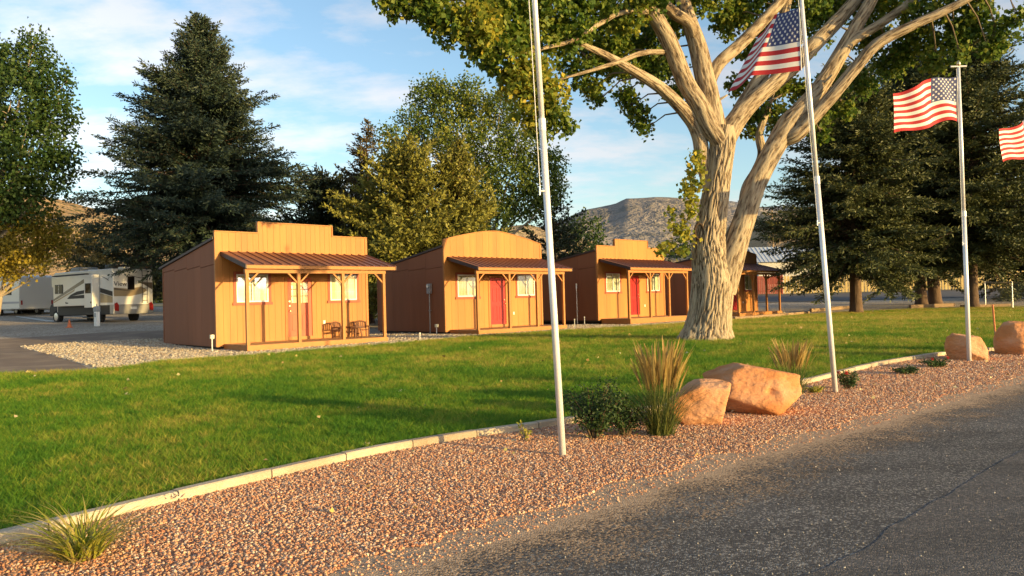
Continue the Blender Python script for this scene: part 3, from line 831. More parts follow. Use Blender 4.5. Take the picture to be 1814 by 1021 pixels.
    piece('corner_trim', TRIM, root, W0 - .02, W0 + .075, PD - .022, PD - .002, -.085, zs); piece('corner_trim', TRIM, root, W1 - .075, W1 + .02, PD - .022, PD - .002, -.085, zs)
    piece('corner_trim', TRIM, root, W0 - .0195, W0 - .001, PD - .001, PD + .075, -.085, zs); piece('corner_trim', TRIM, root, W1 + .001, W1 + .0195, PD - .001, PD + .075, -.085, zs)
    # deck
    n = 12
    for k in range(n):
        a = -.01 + (PD + .0) * k / n; piece('deck_board', DECK, root, .004, DL - .004, a + .004, a + PD / n - .004, -.035 + random.uniform(-.002, .002), random.uniform(-.001, .002))
    zb = max(g + .03, -.26)
    piece('rim_board', TRIM, root, -.02, DL + .02, -.05, -.014, zb, -.004)
    piece('rim_board', TRIM, root, -.02, .016, -.013, PD - .03, zb, -.037); piece('rim_board', TRIM, root, DL - .016, DL + .02, -.013, PD - .03, zb, -.037)
    for x in (.1, 1.7, 3.3, 4.9): piece('deck_block', DARKGAP, root, x, x + .2, .1, PD - .1, g - .03, zb - .002 if zb - .002 > g else g + .02)
    for x in (.3, 1.6, 2.9, 4.2, 4.8): piece('deck_joist', DARKGAP, root, x, x + .05, .0, PD - .04, zb, -.038)
    # porch posts, beam, braces, roof
    bz = 2.26
    pxs = [.05, DL * .349, DL * .668, DL - .05]
    for i, x in enumerate(pxs):
        piece('post', TRIM, root, x - .05, x + .05, .01, .11, .002, bz)
        for sgn in (-1, 1):
            if (i == 0 and sgn < 0) or (i == 3 and sgn > 0): continue
            MB().prism([(x + sgn * .05, bz - .34), (x + sgn * .05, bz - .27), (x + sgn * .32, bz), (x + sgn * .39, bz)], 'y', .035, .085).build('brace', TRIM, root)
    piece('beam', TRIM, root, -.02, DL + .02, .005, .115, bz + .001, bz + .13)
    piece('fascia', TRIM, root, -.06, DL + .36, -.155, -.125, bz + .13, bz + .24)
    slope = math.atan2(.52, PD + .12); z0 = bz + .20
    L_ = math.hypot(PD + .17, .52 * (PD + .17) / (PD + .12))
    npan = 18; wpan = (DL + .42) / npan
    key = 'porch_panel'
    if key not in UNIT:
        m = MB(); w = wpan
        prof = [(0, 0), (w * .84, 0), (w * .86, .032), (w * .94, .032), (w * .96, 0), (w - .001, 0), (w - .001, -.012), (0, -.012)]
        m.prism([(x, z) for x, z in prof], 'y', 0, L_)
        me = bpy.data.meshes.new(key); me.from_pydata(m.v, [], m.f); me.materials.append(DARKROOF)
        bm = bmesh.new(); bm.from_mesh(me); bmesh.ops.recalc_face_normals(bm, faces=bm.faces); bm.to_mesh(me); bm.free(); UNIT[key] = me
    for k in range(npan):
        o2 = bpy.data.objects.new('roof_panel', UNIT[key]); C.objects.link(o2); o2.parent = root
        o2.location = (-.06 + k * wpan, -.17, bz + .255); o2.rotation_euler = (slope, 0, 0)
    MB().prism([(-.12, bz + .131), (PD - .025, bz + .131 + .52), (PD - .025, bz + .235 + .50), (-.12, bz + .225)], 'x', -.03, DL + .33).build('roof_deck', ROOFEDGE, root)
    for a, b in ((-.075, -.035), (DL + .335, DL + .375)):
        MB().prism([(-.165, bz + .13), (PD - .024, bz + .12 + .52), (PD - .024, bz + .272 + .51), (-.165, bz + .27)], 'x', a, b).build('rake_board', ROOFEDGE, root)
    # windows
    for wx0, wx1 in win:
        wz0, wz1 = wz
        f = MB()
        f.box(wx0, wx1, PD - .012, PD + .055, wz0, wz0 + .05).box(wx0, wx1, PD - .012, PD + .055, wz1 - .05, wz1).box(wx0, wx0 + .05, PD - .012, PD + .055, wz0 + .0505, wz1 - .0505).box(wx1 - .05, wx1, PD - .012, PD + .055, wz0 + .0505, wz1 - .0505)
        w = f.build('window', WHITE, root)
        md = (wx0 + wx1) / 2
        piece('pane', GLASS, w, wx0 + .05, md - .02, PD + .012, PD + .018, wz0 + .051, wz1 - .051); piece('pane', GLASS, w, md + .02, wx1 - .05, PD + .004, PD + .010, wz0 + .051, wz1 - .051)
        piece('meeting_rail', WHITE, w, md - .0195, md + .0195, PD - .006, PD + .03, wz0 + .051, wz1 - .051)
        if winstyle == 'grid':
            piece('blind', BLIND, w, wx0 + .052, wx1 - .052, PD + .045, PD + .05, wz0 + .052, wz1 - .052)
            for k in (1, 2):
                z = wz0 + (wz1 - wz0) * k / 3; piece('muntin', WHITE, w, wx0 + .051, wx1 - .051, PD + .020, PD + .026, z - .008, z + .008)
            for x in (wx0 + .05 + (md - wx0 - .05) / 2, md + (wx1 - .05 - md) / 2): piece('muntin', WHITE, w, x - .008, x + .008, PD + .0265, PD + .0325, wz0 + .051, wz1 - .051)
        else:
            m = MB(); xx = np.linspace(wx0 + .052, md + .03, 25); poly = [(x, PD + .040 + .007 * math.sin(i * 1.6)) for i, x in enumerate(xx)]
            m.prism([p for p in poly] + [(x, y + .006) for x, y in poly[::-1]], 'z', wz0 + .052, wz1 - .052); m.build('curtain', CURT, w)
            piece('blind', BLIND, w, md + .035, wx1 - .052, PD + .045, PD + .05, wz0 + .052, wz1 - .052)
        # painted trim round the window
        piece('window_trim', REDTRIM, root, wx0 - .10, wx0 - .002, PD - .022, PD - .001, wz0 - .09, wz1 + .09); piece('window_trim', REDTRIM, root, wx1 + .002, wx1 + .10, PD - .022, PD - .001, wz0 - .09, wz1 + .09)
        piece('window_trim', REDTRIM, root, wx0 - .001, wx1 + .001, PD - .022, PD - .001, wz1 + .002, wz1 + .09)
        piece('window_sill', REDTRIM, root, wx0 - .14, wx1 + .14, PD - .045, PD - .0225, wz0 - .10, wz0 - .005)
        piece('window_trim', REDTRIM, root, wx0 - .001, wx1 + .001, PD - .021, PD - .001, wz0 - .09, wz0 - .002)
    # door
    x0, x1 = dr; z0, z1 = dz
    ft = TRIM if not half_glass else TRIM
    piece('door_frame', ft, root, x0 - .10, x0 - .002, PD - .024, PD + .03, 0.004, z1 + .09); piece('door_frame', ft, root, x1 + .002, x1 + .10, PD - .024, PD + .03, .004, z1 + .09)
    piece('door_frame', ft, root, x0 - .001, x1 + .001, PD - .024, PD + .03, z1 + .002, z1 + .09); piece('threshold', TRIM, root, x0 - .001, x1 + .001, PD - .05, PD + .03, .004, z0 - .004)
    m = MB(); y0, y1 = PD + .008, PD + .05
    cols = [(x0 + .13, x0 + .40), (x1 - .40, x1 - .13)]
    if half_glass: rows = [(z0 + .18, z0 + .80)]
    else: rows = [(z0 + .16, z0 + .80), (z0 + .98, z0 + 1.62), (z0 + 1.74, z0 + 1.94)]
    d = MB().box(x0 + .004, x1 - .004, y0 + .012, y1, z0, z1 - .003)
    gx0, gx1, gz0, gz1 = x0 + .15, x1 - .15, 1.30, 2.02
    # stiles and rails in front of the recessed panels
    if half_glass:
        vz = [(z0, z0 + .18), (z0 + .80, 1.28), (2.04, z1 - .003)]
    else: vz = [(z0, z0 + .16), (z0 + .80, z0 + .98), (z0 + 1.62, z0 + 1.74), (z0 + 1.94, z1 - .003)]
    for a, b in vz: d.box(x0 + .131, x1 - .131, y0, y0 + .0115, a, b)
    d.box(x0 + .004, x0 + .13, y0, y0 + .0115, z0, z1 - .003).box(x1 - .13, x1 - .004, y0, y0 + .0115, z0, z1 - .003)
    for a, b in rows: d.box(x0 + .401, x1 - .401, y0, y0 + .0115, a + .001, b - .001)
    door = d.build('door', door_mat, root)
    for a, b in rows:
        for p, q in cols: MB().prism([(p + .03, a + .03), (q - .03, a + .03), (q - .03, b - .03), (p + .03, b - .03)], 'y', y0 + .001, y0 + .0115).build('panel', door_mat, door, bevel=.010, segs=1)
    if half_glass:
        piece('pane', GLASS, door, gx0, gx1, y0 - .004, y0 + .001, gz0, gz1); piece('blind', BLIND, door, gx0 + .002, gx1 - .002, y0 + .004, y0 + .0116, gz0 + .002, gz1 - .002)
        for k in (1, 2):
            x = gx0 + (gx1 - gx0) * k / 3; piece('muntin', door_mat, door, x - .012, x + .012, y0 - .012, y0 - .005, gz0, gz1)
            z = gz0 + (gz1 - gz0) * k / 3; piece('muntin', door_mat, door, gx0, gx1, y0 - .0195, y0 - .0125, z - .012, z + .012)
    kx = x0 + .07 if half_glass else x1 - .07
    k = MB(); k.tube([(kx, y0, 1.02), (kx, y0 - .03, 1.02), (kx, y0 - .05, 1.02), (kx, y0 - .075, 1.02)], [.025, .014, .03, .02], 10).tube([(kx, y0, 1.2), (kx, y0 - .02, 1.2)], .026, 10)
    if half_glass: k.tube([(kx, y0, 1.36), (kx, y0 - .02, 1.36)], .03, 10)
    k.build('handle', BRASS, door, smooth=False)
    piece('outlet_cover', WHITE, root, 3.62, 3.70, PD - .012, PD - .0005, .52, .64)
    return root

cab1 = cabin(0, .315, 'step', 'tan cabin with stepped false front and porch chairs, next to the motorhome', ORDOOR, True, .2, 'grid')
cab2 = cabin(9.45, .35, 'arch', 'tan cabin with rounded arched false front and red door', REDDOOR, False, .4, 'curtain')
cab3 = cabin(19.2, .46, 'step', 'tan cabin with stepped false front and plain red door, between arched cabin and tree trunk', REDDOOR, False, .6, 'curtain')
cab4 = cabin(29.5, .42, 'gable', 'shaded cabin half hidden behind the big cottonwood trunk', REDDOOR, False, .4, 'curtain')

def onc(cab, x, y, z=0.0):            # a point in a cabin's own frame
    o = cab.location
    return Vector((o.x + E.x * x + Nn.x * y, o.y + E.y * x + Nn.y * y, o.z + z))

# rustic chairs and table on the first porch
def chair(loc, rz, label):
    r = empty('porch_chair', loc, rz, label, 'chair', 'rustic wooden chairs on the porch')
    for x in (-.22, .22):
        MB().tube([(x, -.2, 0), (x, -.22, .36)], .024, 8).build('leg', WOODDK, r); MB().tube([(x, .2, 0), (x, .2, .34), (x, .27, .54)], .024, 8).build('leg', WOODDK, r)
        MB().tube([(x * 1.08, -.26, .37), (x * 1.08, .0, .385), (x * 1.05, .22, .37)], .022, 8).build('armrest', WOODDK, r)
    for k in range(5): piece('seat_slat', WOODDK, r, -.23, .23, -.21 + k * .085, -.135 + k * .085, .235, .255)
    m = MB(); arc = [(x, .50 + .07 * (1 - (x / .25) ** 2)) for x in np.linspace(-.25, .25, 9)]
    m.tube([(x, .285, z) for x, z in arc], .026, 8).build('back_rail', WOODDK, r)
    m = MB().box(-.21, .21, .215, .235, .30, .34); m.build('back_rail', WOODDK, r)
    for k in range(6):
        x = -.19 + .076 * k; z = .50 + .07 * (1 - (x / .25) ** 2)
        MB().add([(x - .022, .222, .341), (x + .022, .222, .341), (x + .022, .28, z), (x - .022, .28, z), (x - .022, .236, .341), (x + .022, .236, .341), (x + .022, .294, z), (x - .022, .294, z)], [(3, 2, 1, 0), (4, 5, 6, 7), (0, 1, 5, 4), (1, 2, 6, 5), (2, 3, 7, 6), (3, 0, 4, 7)]).build('back_slat', WOODDK, r)
    return r
chair(onc(cab1, 3.98, 1.2, .003), RZ + .25, 'small rustic wooden chair at the doorward end of the porch table')
chair(onc(cab1, 4.86, 1.25, .003), RZ - .35, 'small rustic wooden chair at the far end of the porch table')
t = empty('porch_table', onc(cab1, 4.42, .85, .003), RZ + .1, 'low rustic round wooden table between two porch chairs', 'table')
MB().tube([(0, 0, .36), (0, 0, .40)], .30, 18).build('table_top', WOODDK, t)
for a in (.6, 2.17, 3.74, 5.31): MB().tube([(.2 * math.cos(a), .2 * math.sin(a), 0), (.13 * math.cos(a), .13 * math.sin(a), .36)], .022, 8).build('leg', WOODDK, t)
MB().tube([(-.15, 0, .15), (.15, 0, .15)], .016, 8).tube([(0, -.15, .15), (0, .15, .15)], .016, 8).build('stretcher', WOODDK, t)

# meter boxes, pipes and small posts by the cabins
def on_side(cab, y, px_out=.0): return onc(cab, W0 - .05 - px_out, y)
def riser(cab, y, h0, h1, box, label):
    b = on_side(cab, y, .03); g = float(terr(b.x, b.y)); r = empty('utility_riser', (b.x, b.y, g), RZ, label, 'utility box')
    top = cab.location.z + h1 - g
    MB().tube([(0, 0, -.05), (0, 0, top - (box and .42 or 0))], .022, 8).build('pipe', GREYBOX if box else GALV, r)
    if box:
        MB().box(-.06, .06, -.12, .12, top - .42, top).build('meter_box', GREYBOX, r, bevel=.012); MB().box(-.062, .04, -.134, -.121, top - .40, top - .04).build('box_door', GALV, r)
        MB().tube([(-.07, 0, top - .1), (-.10, 0, top - .1)], .075, 14).build('meter_dial', GALV, r)
    else: MB().tube([(0, 0, top + .001), (0, 0, top + .28)], .035, 8).build('pipe_cap', WHITE, r)
    MB().box(-.03, .055, -.05, .05, top - 1.15, top - 1.12).build('bracket', GREYBOX, r)
    return r
riser(cab2, PD + .95, 0, 1.95, True, 'grey electric meter box on a pipe beside the arched cabin')
riser(cab3, PD + 1.35, 0, 1.55, False, 'thin metal vent pipe standing beside the third cabin wall')
def stub(p, h, r0, label, boxed=False, mat=WHITE):
    r = empty('stub_post', p, RZ, label, 'post', 'short service posts around the cabins')
    MB().tube([(0, 0, -.05), (0, 0, h)], r0, 8).build('post', mat, r)
    if boxed: MB().box(-.06, .06, -.05, .05, h + .001, h + .13).build('box', BLIND, r, bevel=.01)
    else: MB().tube([(0, 0, h + .001), (0, 0, h + .05)], r0 * 1.7, 8).build('cap', mat, r)
    return r
stub(G(376, 624), .42, .018, 'white stake with small cream box in gravel at the first cabin corner', True)
stub(G(744, 606), .28, .016, 'short white stake standing in the lawn edge between the first two cabins')
stub(onc(cab2, W0 - .2, PD + .35) - Vector((0, 0, .16)), .28, .02, 'short white pipe with cap at the arched cabin corner', True)
stub(onc(cab3, W0 - .2, PD + .75) - Vector((0, 0, .27)), .34, .02, 'short white pipe with cap at the third cabin wall')
stub(onc(cab2, DL + .25, -.3) - Vector((0, 0, .17)), .38, .02, 'thin dark pipe beside the end post of the arched cabin porch', False, GREYBOX)

# ------------------------------------------------------------------ flagpoles and flags
def flagpole(base_px, top_px, Y, r0, r1, label, top_h=None, base=None, top=None):
    b = G(*base_px) if base is None else base
    if top is None:
        tp = P(top_px[0], top_px[1], b.y); dv = (tp - b); dv = dv / dv.z; tp = b + dv * (top_h or 6.35)
    else: tp = top
    r = empty('flagpole', b, 0, label, 'flagpole', 'aluminium flagpoles along the road')
    dv = tp - b
    MB().tube([dv * t for t in (-.02, .25, .4999)], [r0, r0, r0 * .97], 16).build('lower_pole', ALU, r, smooth=True)
    MB().tube([dv * t for t in (.5, .75, 1)], [r0 * .80, r0 * .78, r1], 16).build('upper_pole', ALU, r, smooth=True)
    MB().tube([dv * .492, dv * .51], [r0 * 1.06, r0 * 1.06], 16).build('joint_collar', ALU, r)
    MB().tube([dv * 1.0005 + Vector((-.16, 0, .02)), dv * 1.0005 + Vector((.16, 0, .02))], .018, 8).build('truck_arm', ALU, r)
    MB().tube([dv + Vector((0, 0, z)) for z in (.02, .05, .08, .12, .145)], [.012, .035, .042, .03, .004], 12).build('finial', BRASS, r, smooth=True)
    q = dv * .40; MB().tube([q + Vector((-.02, -.02, 0)), q + Vector((-.065, -.03, 0))], .010, 8).tube([q + Vector((-.065, -.03, -.04)), q + Vector((-.065, -.03, .04))], .008, 8).build('cleat', ALU, r)
    off = Vector((-.055, -.02, 0))
    MB().tube([dv * .40 + Vector((-.06, -.03, 0)), dv * .7 + off, dv * .995 + off], .004, 5).build('halyard', WHITE, r)
    return r, b, dv
fp1, b1, d1 = flagpole((997, 809), (947, 0), 7, .033, .024, 'silver flagpole nearest the leafy bush and feathery grass in the gravel bed')
fp2, b2, d2 = flagpole((1480, 696), (1421, 12), 11, .038, .026, 'silver flagpole behind the large boulder beside the rose bush')
fp3, b3, d3 = flagpole((1717, 641), (1698, 118), 15, .042, .028, 'silver flagpole beside the squat sandstone boulder', top_h=(P(1697, 120, G(1717, 641).y) - G(1717, 641)).z)
step_ = b3 - b2
b4 = Vector((b3.x + step_.x * 1.03, b3.y + step_.y * 1.03, 0)); b4.z = float(terr(b4.x, b4.y))
fp4, b4, d4 = flagpole(None, None, 20, .042, .028, 'silver flagpole at the far end of the row past the round boulder', base=b4, top=b4 + Vector((-.05, 0, 6.3)))
FRED = pmat('flag_red', (.42, .018, .022), None, 1, .8); FWHITE = pmat('flag_white', (.74, .70, .64), None, 1, .8); FBLUE = pmat('flag_blue', (.05, .062, .16), None, 1, .8)
def flag(anchor, fdir, kind, label, seed):
    """three by five foot flag; anchor = top hoist corner"""
    H, Wd = .95, 1.55; nu = 40
    fl = Vector(fdir).normalized(); pr = Vector((-fl.y, fl.x, 0))
    def cloth(u, v):
        w = H * v
        if kind == 'furl':       # upper fly corner folded back, lower part hanging out
            k1 = .42 + .55 * v; uf = .46
            x = Wd * (min(u, uf) * k1 + max(0, u - uf) * (.10 + .14 * v))
            fold = Wd * (min(u, uf) * .35 + max(0, u - uf) * .9) - .07 * math.sin(u * 14 + seed) * u
            p = Vector(anchor) + fl * x - pr * fold * .9
            p.z -= w * (1 - .06 * u) + .05 * u + .20 * max(0, u - uf) + .03 * math.sin(u * 11 + seed) * u
            return p
        fold = .075 * math.sin(u * 9.5 + v * 1.0 + seed) * u ** .8 + .03 * math.sin(u * 17 + v * 3 + seed * 2)
        p = Vector(anchor) + fl * (Wd * u * .93) + pr * fold
        p.z -= w * (1 - .12 * u) + .40 * u ** 1.25 + .045 * math.sin(u * 8 + v * 2 + seed)
        return p
    o = Vector(anchor); m = MB(); rows = 13 * 2; vs = [cloth(i / nu, j / rows) - o for j in range(rows + 1) for i in range(nu + 1)]
    fs = []; ms = []
    for j in range(rows):
        for i in range(nu):
            fs.append((j * (nu + 1) + i, j * (nu + 1) + i + 1, (j + 1) * (nu + 1) + i + 1, (j + 1) * (nu + 1) + i))
            ms.append(2 if (i < nu * .4 and j < 14) else (0 if (j // 2) % 2 == 0 else 1))
    me = bpy.data.meshes.new('flag'); me.from_pydata([tuple(v) for v in vs], [], fs)
    for mm in (FRED, FWHITE, FBLUE): me.materials.append(mm)
    me.polygons.foreach_set('material_index', ms); me.polygons.foreach_set('use_smooth', [True] * len(fs))
    f = bpy.data.objects.new('flag', me); C.objects.link(f); f.location = o
    tag(f, label, 'flag', 'flags flying on the poles')
    st = MB()
    for r in range(9):
        for c in range(6 if r % 2 == 0 else 5):
            u0 = (.4 * (c + .5) / 6 if r % 2 == 0 else .4 * (c + 1) / 6); v0 = (7 / 13) * (r + .7) / 9.4
            for side in (1, -1):
                pts = []
                for k in range(10):
                    rr = .029 if k % 2 == 0 else .0125; a = math.pi / 2 + k * math.pi / 5
                    u = u0 + rr * math.cos(a) / Wd; v = v0 - rr * math.sin(a) / H
                    p = cloth(u, v); e = .002
                    n_ = (cloth(u + e, v) - p).cross(cloth(u, v + e) - p).normalized()
                    pts.append(p - o + n_ * .004 * side)
                st.add(pts, [tuple(range(10))])
    st.build('stars', FWHITE, f)
    MB().tube([cloth(0, k / 6) - o for k in range(7)], .008, 6).build('hoist_band', FWHITE, f)
    return f
def polept(b, d, z): return b + d * (z / d.z)
def atpx(b, d, py):                    # the point of a pole that shows at picture row py
    lo, hi = 0, 6.6
    for _ in range(40):
        m = (lo + hi) / 2; p = polept(b, d, m); v = CAM_R.to_3x3().transposed() @ (p - Vector((0, 0, EYE)))
        y = 510.5 - F * v.y / -v.z
        if y > py: lo = m
        else: hi = m
    return polept(b, d, lo)
flag(atpx(b2, d2, 14) + Vector((-.05, -.01, 0)), (-1, .05, 0), 'furl', 'flag with its fly folded over, on the pole behind the large boulder', .4)
flag(atpx(b3, d3, 133) + Vector((-.05, -.01, 0)), (-.98, -.2, 0), 'fly', 'flag flying open on the pole by the squat boulder', 1.2)
flag(b4 + d4 * (5.75 / 6.3) + Vector((-.05, 0, 0)), (-.9, -.38, 0), 'fly', 'flag mostly cut by the picture edge, on the farthest pole', 2.6)

# ------------------------------------------------------------------ boulders
ROCK = pmat('red_sandstone', (.54, .225, .075), (.43, .165, .055), 2.0, .92, .75, 14, c3=(.57, .30, .16), scale3=1.5, bdist=.035, stretch=(1, 1, 1.6))
def boulder(px, py, w, h, dpt, rz, seed, label, planes=24, round_=0.0, Y=None):
    p = G(px, py)
    rng = random.Random(seed)
    bm = bmesh.new(); bmesh.ops.create_icosphere(bm, subdivisions=5, radius=1)
    pl = []
    for k in range(planes):
        v = Vector((rng.gauss(0, 1), rng.gauss(0, 1), rng.gauss(0, .9))).normalized(); pl.append((v, rng.uniform(.58, .84)))
    pl.append((Vector((.1, -.15, 1)).normalized(), .75)); pl.append((Vector((-.1, -1, .25)).normalized(), .72))
    for v in bm.verts:
        d = v.co.normalized(); r = 1.0
        for nrm, hh in pl:
            c = d.dot(nrm)
            if c > .05: r = min(r, hh / c)
        r = r * (1 - round_) + .88 * round_
        q = d * 3 + Vector((seed, 0, 0))
        r += .02 * mnoise.noise(q) + .016 * math.floor(3 * mnoise.noise(q * 1.6 + Vector((0, 0, 9)))) / 3 + .014 * mnoise.noise(q * 4) + .009 * mnoise.noise(q * 11)
        if seed == 8:
            hd = (d - Vector((.30, -.85, .12)).normalized()).length
            if hd < .16: r -= .13 * (1 - hd / .16) ** .6
        v.co = d * r
        v.co = Vector((v.co.x * w / 1.7, v.co.y * dpt / 1.7, v.co.z * h / 1.35))
    me = bpy.data.meshes.new('boulder'); bm.to_mesh(me); bm.free(); me.materials.append(ROCK)
    me.polygons.foreach_set('use_smooth', [True] * len(me.polygons))
    o = bpy.data.objects.new('boulder', me); C.objects.link(o)
    o.location = (p.x, p.y + dpt * .42, p.z + h * .36); o.rotation_euler = (0, 0, rz)
    tag(o, label, 'boulder', 'red sandstone boulders in the gravel bed')
    return o
boulder(1250, 757, .88, .54, .78, .1, 21, 'small orange sandstone boulder beside the feathery grass')
boulder(1352, 738, 1.38, .68, .95, -.15, 8, 'large orange sandstone boulder with a dark hollow beside the smaller one', 22)
boulder(1733, 640, .95, .56, .8, .2, 33, 'squat sandstone boulder behind the flagpole by the orange stake')
boulder(1826, 630, 1.0, .74, .95, 0, 44, 'big rounded pinkish boulder past the orange stake', 14, .6)

p = G(1765, 612)
st = empty('marker_stake', p, 0, 'leaning orange painted stake between the squat and the rounded boulder', 'stake')
MB().tube([(0, 0, -.05), (-.02, 0, .35)], .022, 8).build('lower_stake', TIMBER, st); MB().tube([(-.02, 0, .351), (-.055, 0, 1.02)], .022, 8).build('painted_top', pmat('stake_orange', (.62, .20, .07), (.5, .16, .06), 8, .7), st)

# little things lying about
LITTER = pmat('bleached_debris', (.58, .52, .40), (.48, .42, .30), 20, .9)
def debris(px, py, s, label, seed):
    rng = random.Random(seed); p = G(px, py); m = MB()
    for k in range(9):
        a = rng.uniform(0, 6.28); r = rng.uniform(0, s); c = Vector((r * math.cos(a), r * math.sin(a) * .6, .045 + rng.uniform(0, .03)))
        b = rng.uniform(0, 6.28); l = s * rng.uniform(.25, .6); dv = Vector((math.cos(b), math.sin(b), rng.uniform(-.1, .25))) * l; sd = Vector((-math.sin(b), math.cos(b), .3)) * l * .3
        m.add([c - dv * .5, c + sd * .5, c + dv * .5 + Vector((0, 0, .02)), c - sd * .5], [(0, 1, 2, 3)])
    o = m.build('dry_leaves', LITTER, None); o.location = p; tag(o, label, 'debris', 'pale debris on the lawn and kerb'); return o
debris(703, 700, .22, 'pale clump of dry leaves lying in mid lawn', 1)
debris(228, 706, .13, 'yellowish dry leaves in the lawn towards the path', 2)
debris(315, 893, .12, 'crumpled pale leaves lying against the kerb', 3)
debris(648, 798, .06, 'small white scraps on the kerb edge', 4)
# ------------------------------------------------------------------ motorhome, trailer, cars
RVW = pmat('motorhome_white', (.70, .68, .62), None, 1, .28, coat=.4); RVDK = pmat('motorhome_charcoal', (.035, .033, .032), None, 1, .5, spec=.2)
RVTAN = pmat('motorhome_tan', (.30, .22, .12), None, 1, .3, coat=.3); RVBR = pmat('motorhome_brown', (.10, .075, .05), None, 1, .3, coat=.3)
TYRE = pmat('tyre_rubber', (.018, .018, .018), None, 1, .85); RIM = pmat('wheel_rim', (.55, .55, .55), None, 1, .3, metal=.8)
LAMPR = pmat('tail_lamp_red', (.35, .02, .015), None, 1, .2, coat=.5); BLACK = pmat('black_plastic', (.02, .02, .02), None, 1, .5)

def wheel(parent, x, y, z, r, w, side):
    wb = MB().tube([(x, y - w / 2, z), (x, y - w / 2 + .03, z), (x, y + w / 2 - .03, z), (x, y + w / 2, z)], [r * .93, r, r, r * .93], 22).build('wheel', TYRE, parent)
    yy = y + side * (w / 2 + .004)
    MB().tube([(x, yy - side * .02, z), (x, yy, z), (x, yy + side * .012, z)], [r * .62, r * .6, r * .25], 16).build('rim', RIM, wb)
    return wb

rvo = gx(200, 40.5); RVZ = math.atan2(.545, -.839)
rv = empty('motorhome', rvo, RVZ, 'white and tan motorhome with brown swooshes parked beside the first cabin', 'motorhome')
L0, Wv = 7.3, 2.3
b = MB().prism([(0.0, .62), (0.0, 2.85), (.10, 2.98), (6.3, 2.98), (6.75, 2.72), (6.75, 2.15), (6.1, 1.95), (6.1, .62)], 'y', -Wv, 0)
b.build('coach_body', RVW, rv, bevel=.06, segs=3)
MB().prism([(5.7, .42), (7.25, .42), (7.3, .9), (7.1, 1.12), (6.45, 1.32), (6.08, 2.0), (5.7, 2.0)], 'y', -Wv + .12, -.12).build('cab', RVDK, rv, bevel=.05)
MB().prism([(6.52, 1.33), (6.12, 1.98), (6.10, 1.93), (6.48, 1.30)], 'y', -Wv + .25, -.25).build('windscreen', TINT, rv)
sk = MB().box(.03, 6.0, -Wv + .03, .012, .45, .98); sk.build('lower_skirt', RVDK, rv, bevel=.02)
MB().box(-.06, .35, -Wv + .02, .016, .45, 1.0).build('rear_bumper', pmat('bumper_grey', (.33, .32, .30), None, 1, .35, metal=.4), rv, bevel=.05)
# slide-out room on the near side
so = MB().box(2.3, 5.9, .013, .30, .985, 2.72).build('slide_out', RVW, rv, bevel=.03)
MB().box(2.25, 5.98, .10, .33, 2.73, 2.80).build('slide_awning', BLACK, so, bevel=.02)
wf = MB().box(4.75, 5.65, .301, .318, 1.72, 2.25).build('window', BLACK, so, bevel=.006)
for a, c in ((4.80, 5.18), (5.22, 5.60)): MB().box(a, c, .319, .326, 1.77, 2.20).build('pane', TINT, wf)
MB().box(5.185, 5.215, .319, .332, 1.73, 2.24).build('mullion', WHITE, wf)
def stripe(parent, pts, y, mat, t=.006): MB().prism(pts, 'y', y, y + t).build('stripe', mat, parent)
stripe(so, [(5.85, 1.30), (5.85, 1.42), (2.35, 2.50), (2.35, 2.28)], .302, RVBR)
stripe(so, [(5.85, 1.18), (5.85, 1.26), (3.4, 1.95), (3.5, 1.82)], .3025, RVTAN)
MB().prism([(4.3, 1.40), (3.9, 1.62), (3.2, 1.80), (2.33, 1.86), (2.33, 1.40)], 'y', .302, .309).build('stripe', RVDK, so)
stripe(so, [(3.7, 1.56), (2.36, 1.66), (2.36, 1.60)], .3095, RVW)
# open entrance door panel
dr_ = MB().box(1.35, 2.2, .02, .42, .86, 2.70).build('door', RVW, rv, bevel=.03)
wf = MB().box(1.46, 2.06, .421, .436, 1.66, 2.22).build('window', BLACK, dr_, bevel=.03); MB().box(1.50, 2.02, .437, .442, 1.70, 2.18).build('pane', TINT, wf)
MB().box(1.42, 1.5, .421, .45, 1.10, 1.20).build('handle', BLACK, dr_)
MB().box(1.4, 2.15, .02, .35, .50, .56).box(1.4, 2.15, .02, .55, .28, .34).build('entry_step', BLACK, rv)
stripe(rv, [(.03, 1.45), (.03, 1.72), (1.3, 1.95), (1.3, 1.70)], .002, RVDK); stripe(rv, [(.03, 1.1), (.03, 1.43), (1.3, 1.66), (1.3, 1.12)], .0022, RVTAN); stripe(rv, [(.35, 2.3), (1.2, 2.62), (.5, 2.42)], .002, RVBR)
# rear end
def rstripe(pts, mat, off=0.0): MB().prism(pts, 'x', -.008 - off, -.0005 - off).build('stripe', mat, rv)
rstripe([(-.05, 1.45), (-.05, 1.93), (-.9, 1.86), (-1.6, 1.98), (-2.25, 2.18), (-2.25, 1.98), (-1.7, 1.60), (-1.0, 1.45)], RVTAN)
rstripe([(-.05, 1.80), (-.05, 1.92), (-1.15, 1.72)], RVBR, .008); rstripe([(-1.35, 2.15), (-2.25, 1.62), (-2.25, 1.80), (-1.7, 2.18)], RVW, .008); rstripe([(-1.3, 2.24), (-2.25, 2.22), (-2.25, 1.82), (-1.75, 2.12)], RVBR, .016)
rstripe([(-.5, 2.72), (-1.5, 2.46), (-1.95, 2.44), (-1.4, 2.52)], RVBR)
w = MB().box(-.022, -.001, -1.22, -.82, 1.80, 2.56).build('window', BLACK, rv, bevel=.008); MB().box(-.027, -.0225, -1.19, -.85, 1.84, 2.52).build('pane', TINT, w)
for y in (-.16, -Wv + .16): MB().prism([(y - .12, .62), (y + .10, .66), (y + .12, 1.05), (y - .02, 1.12), (y - .12, .95)], 'x', -.085, -.0605).build('tail_lamp', LAMPR, rv)
MB().box(-.064, -.0605, -1.3, -.95, .72, .86).build('number_plate', WHITE, rv)
ld = MB()
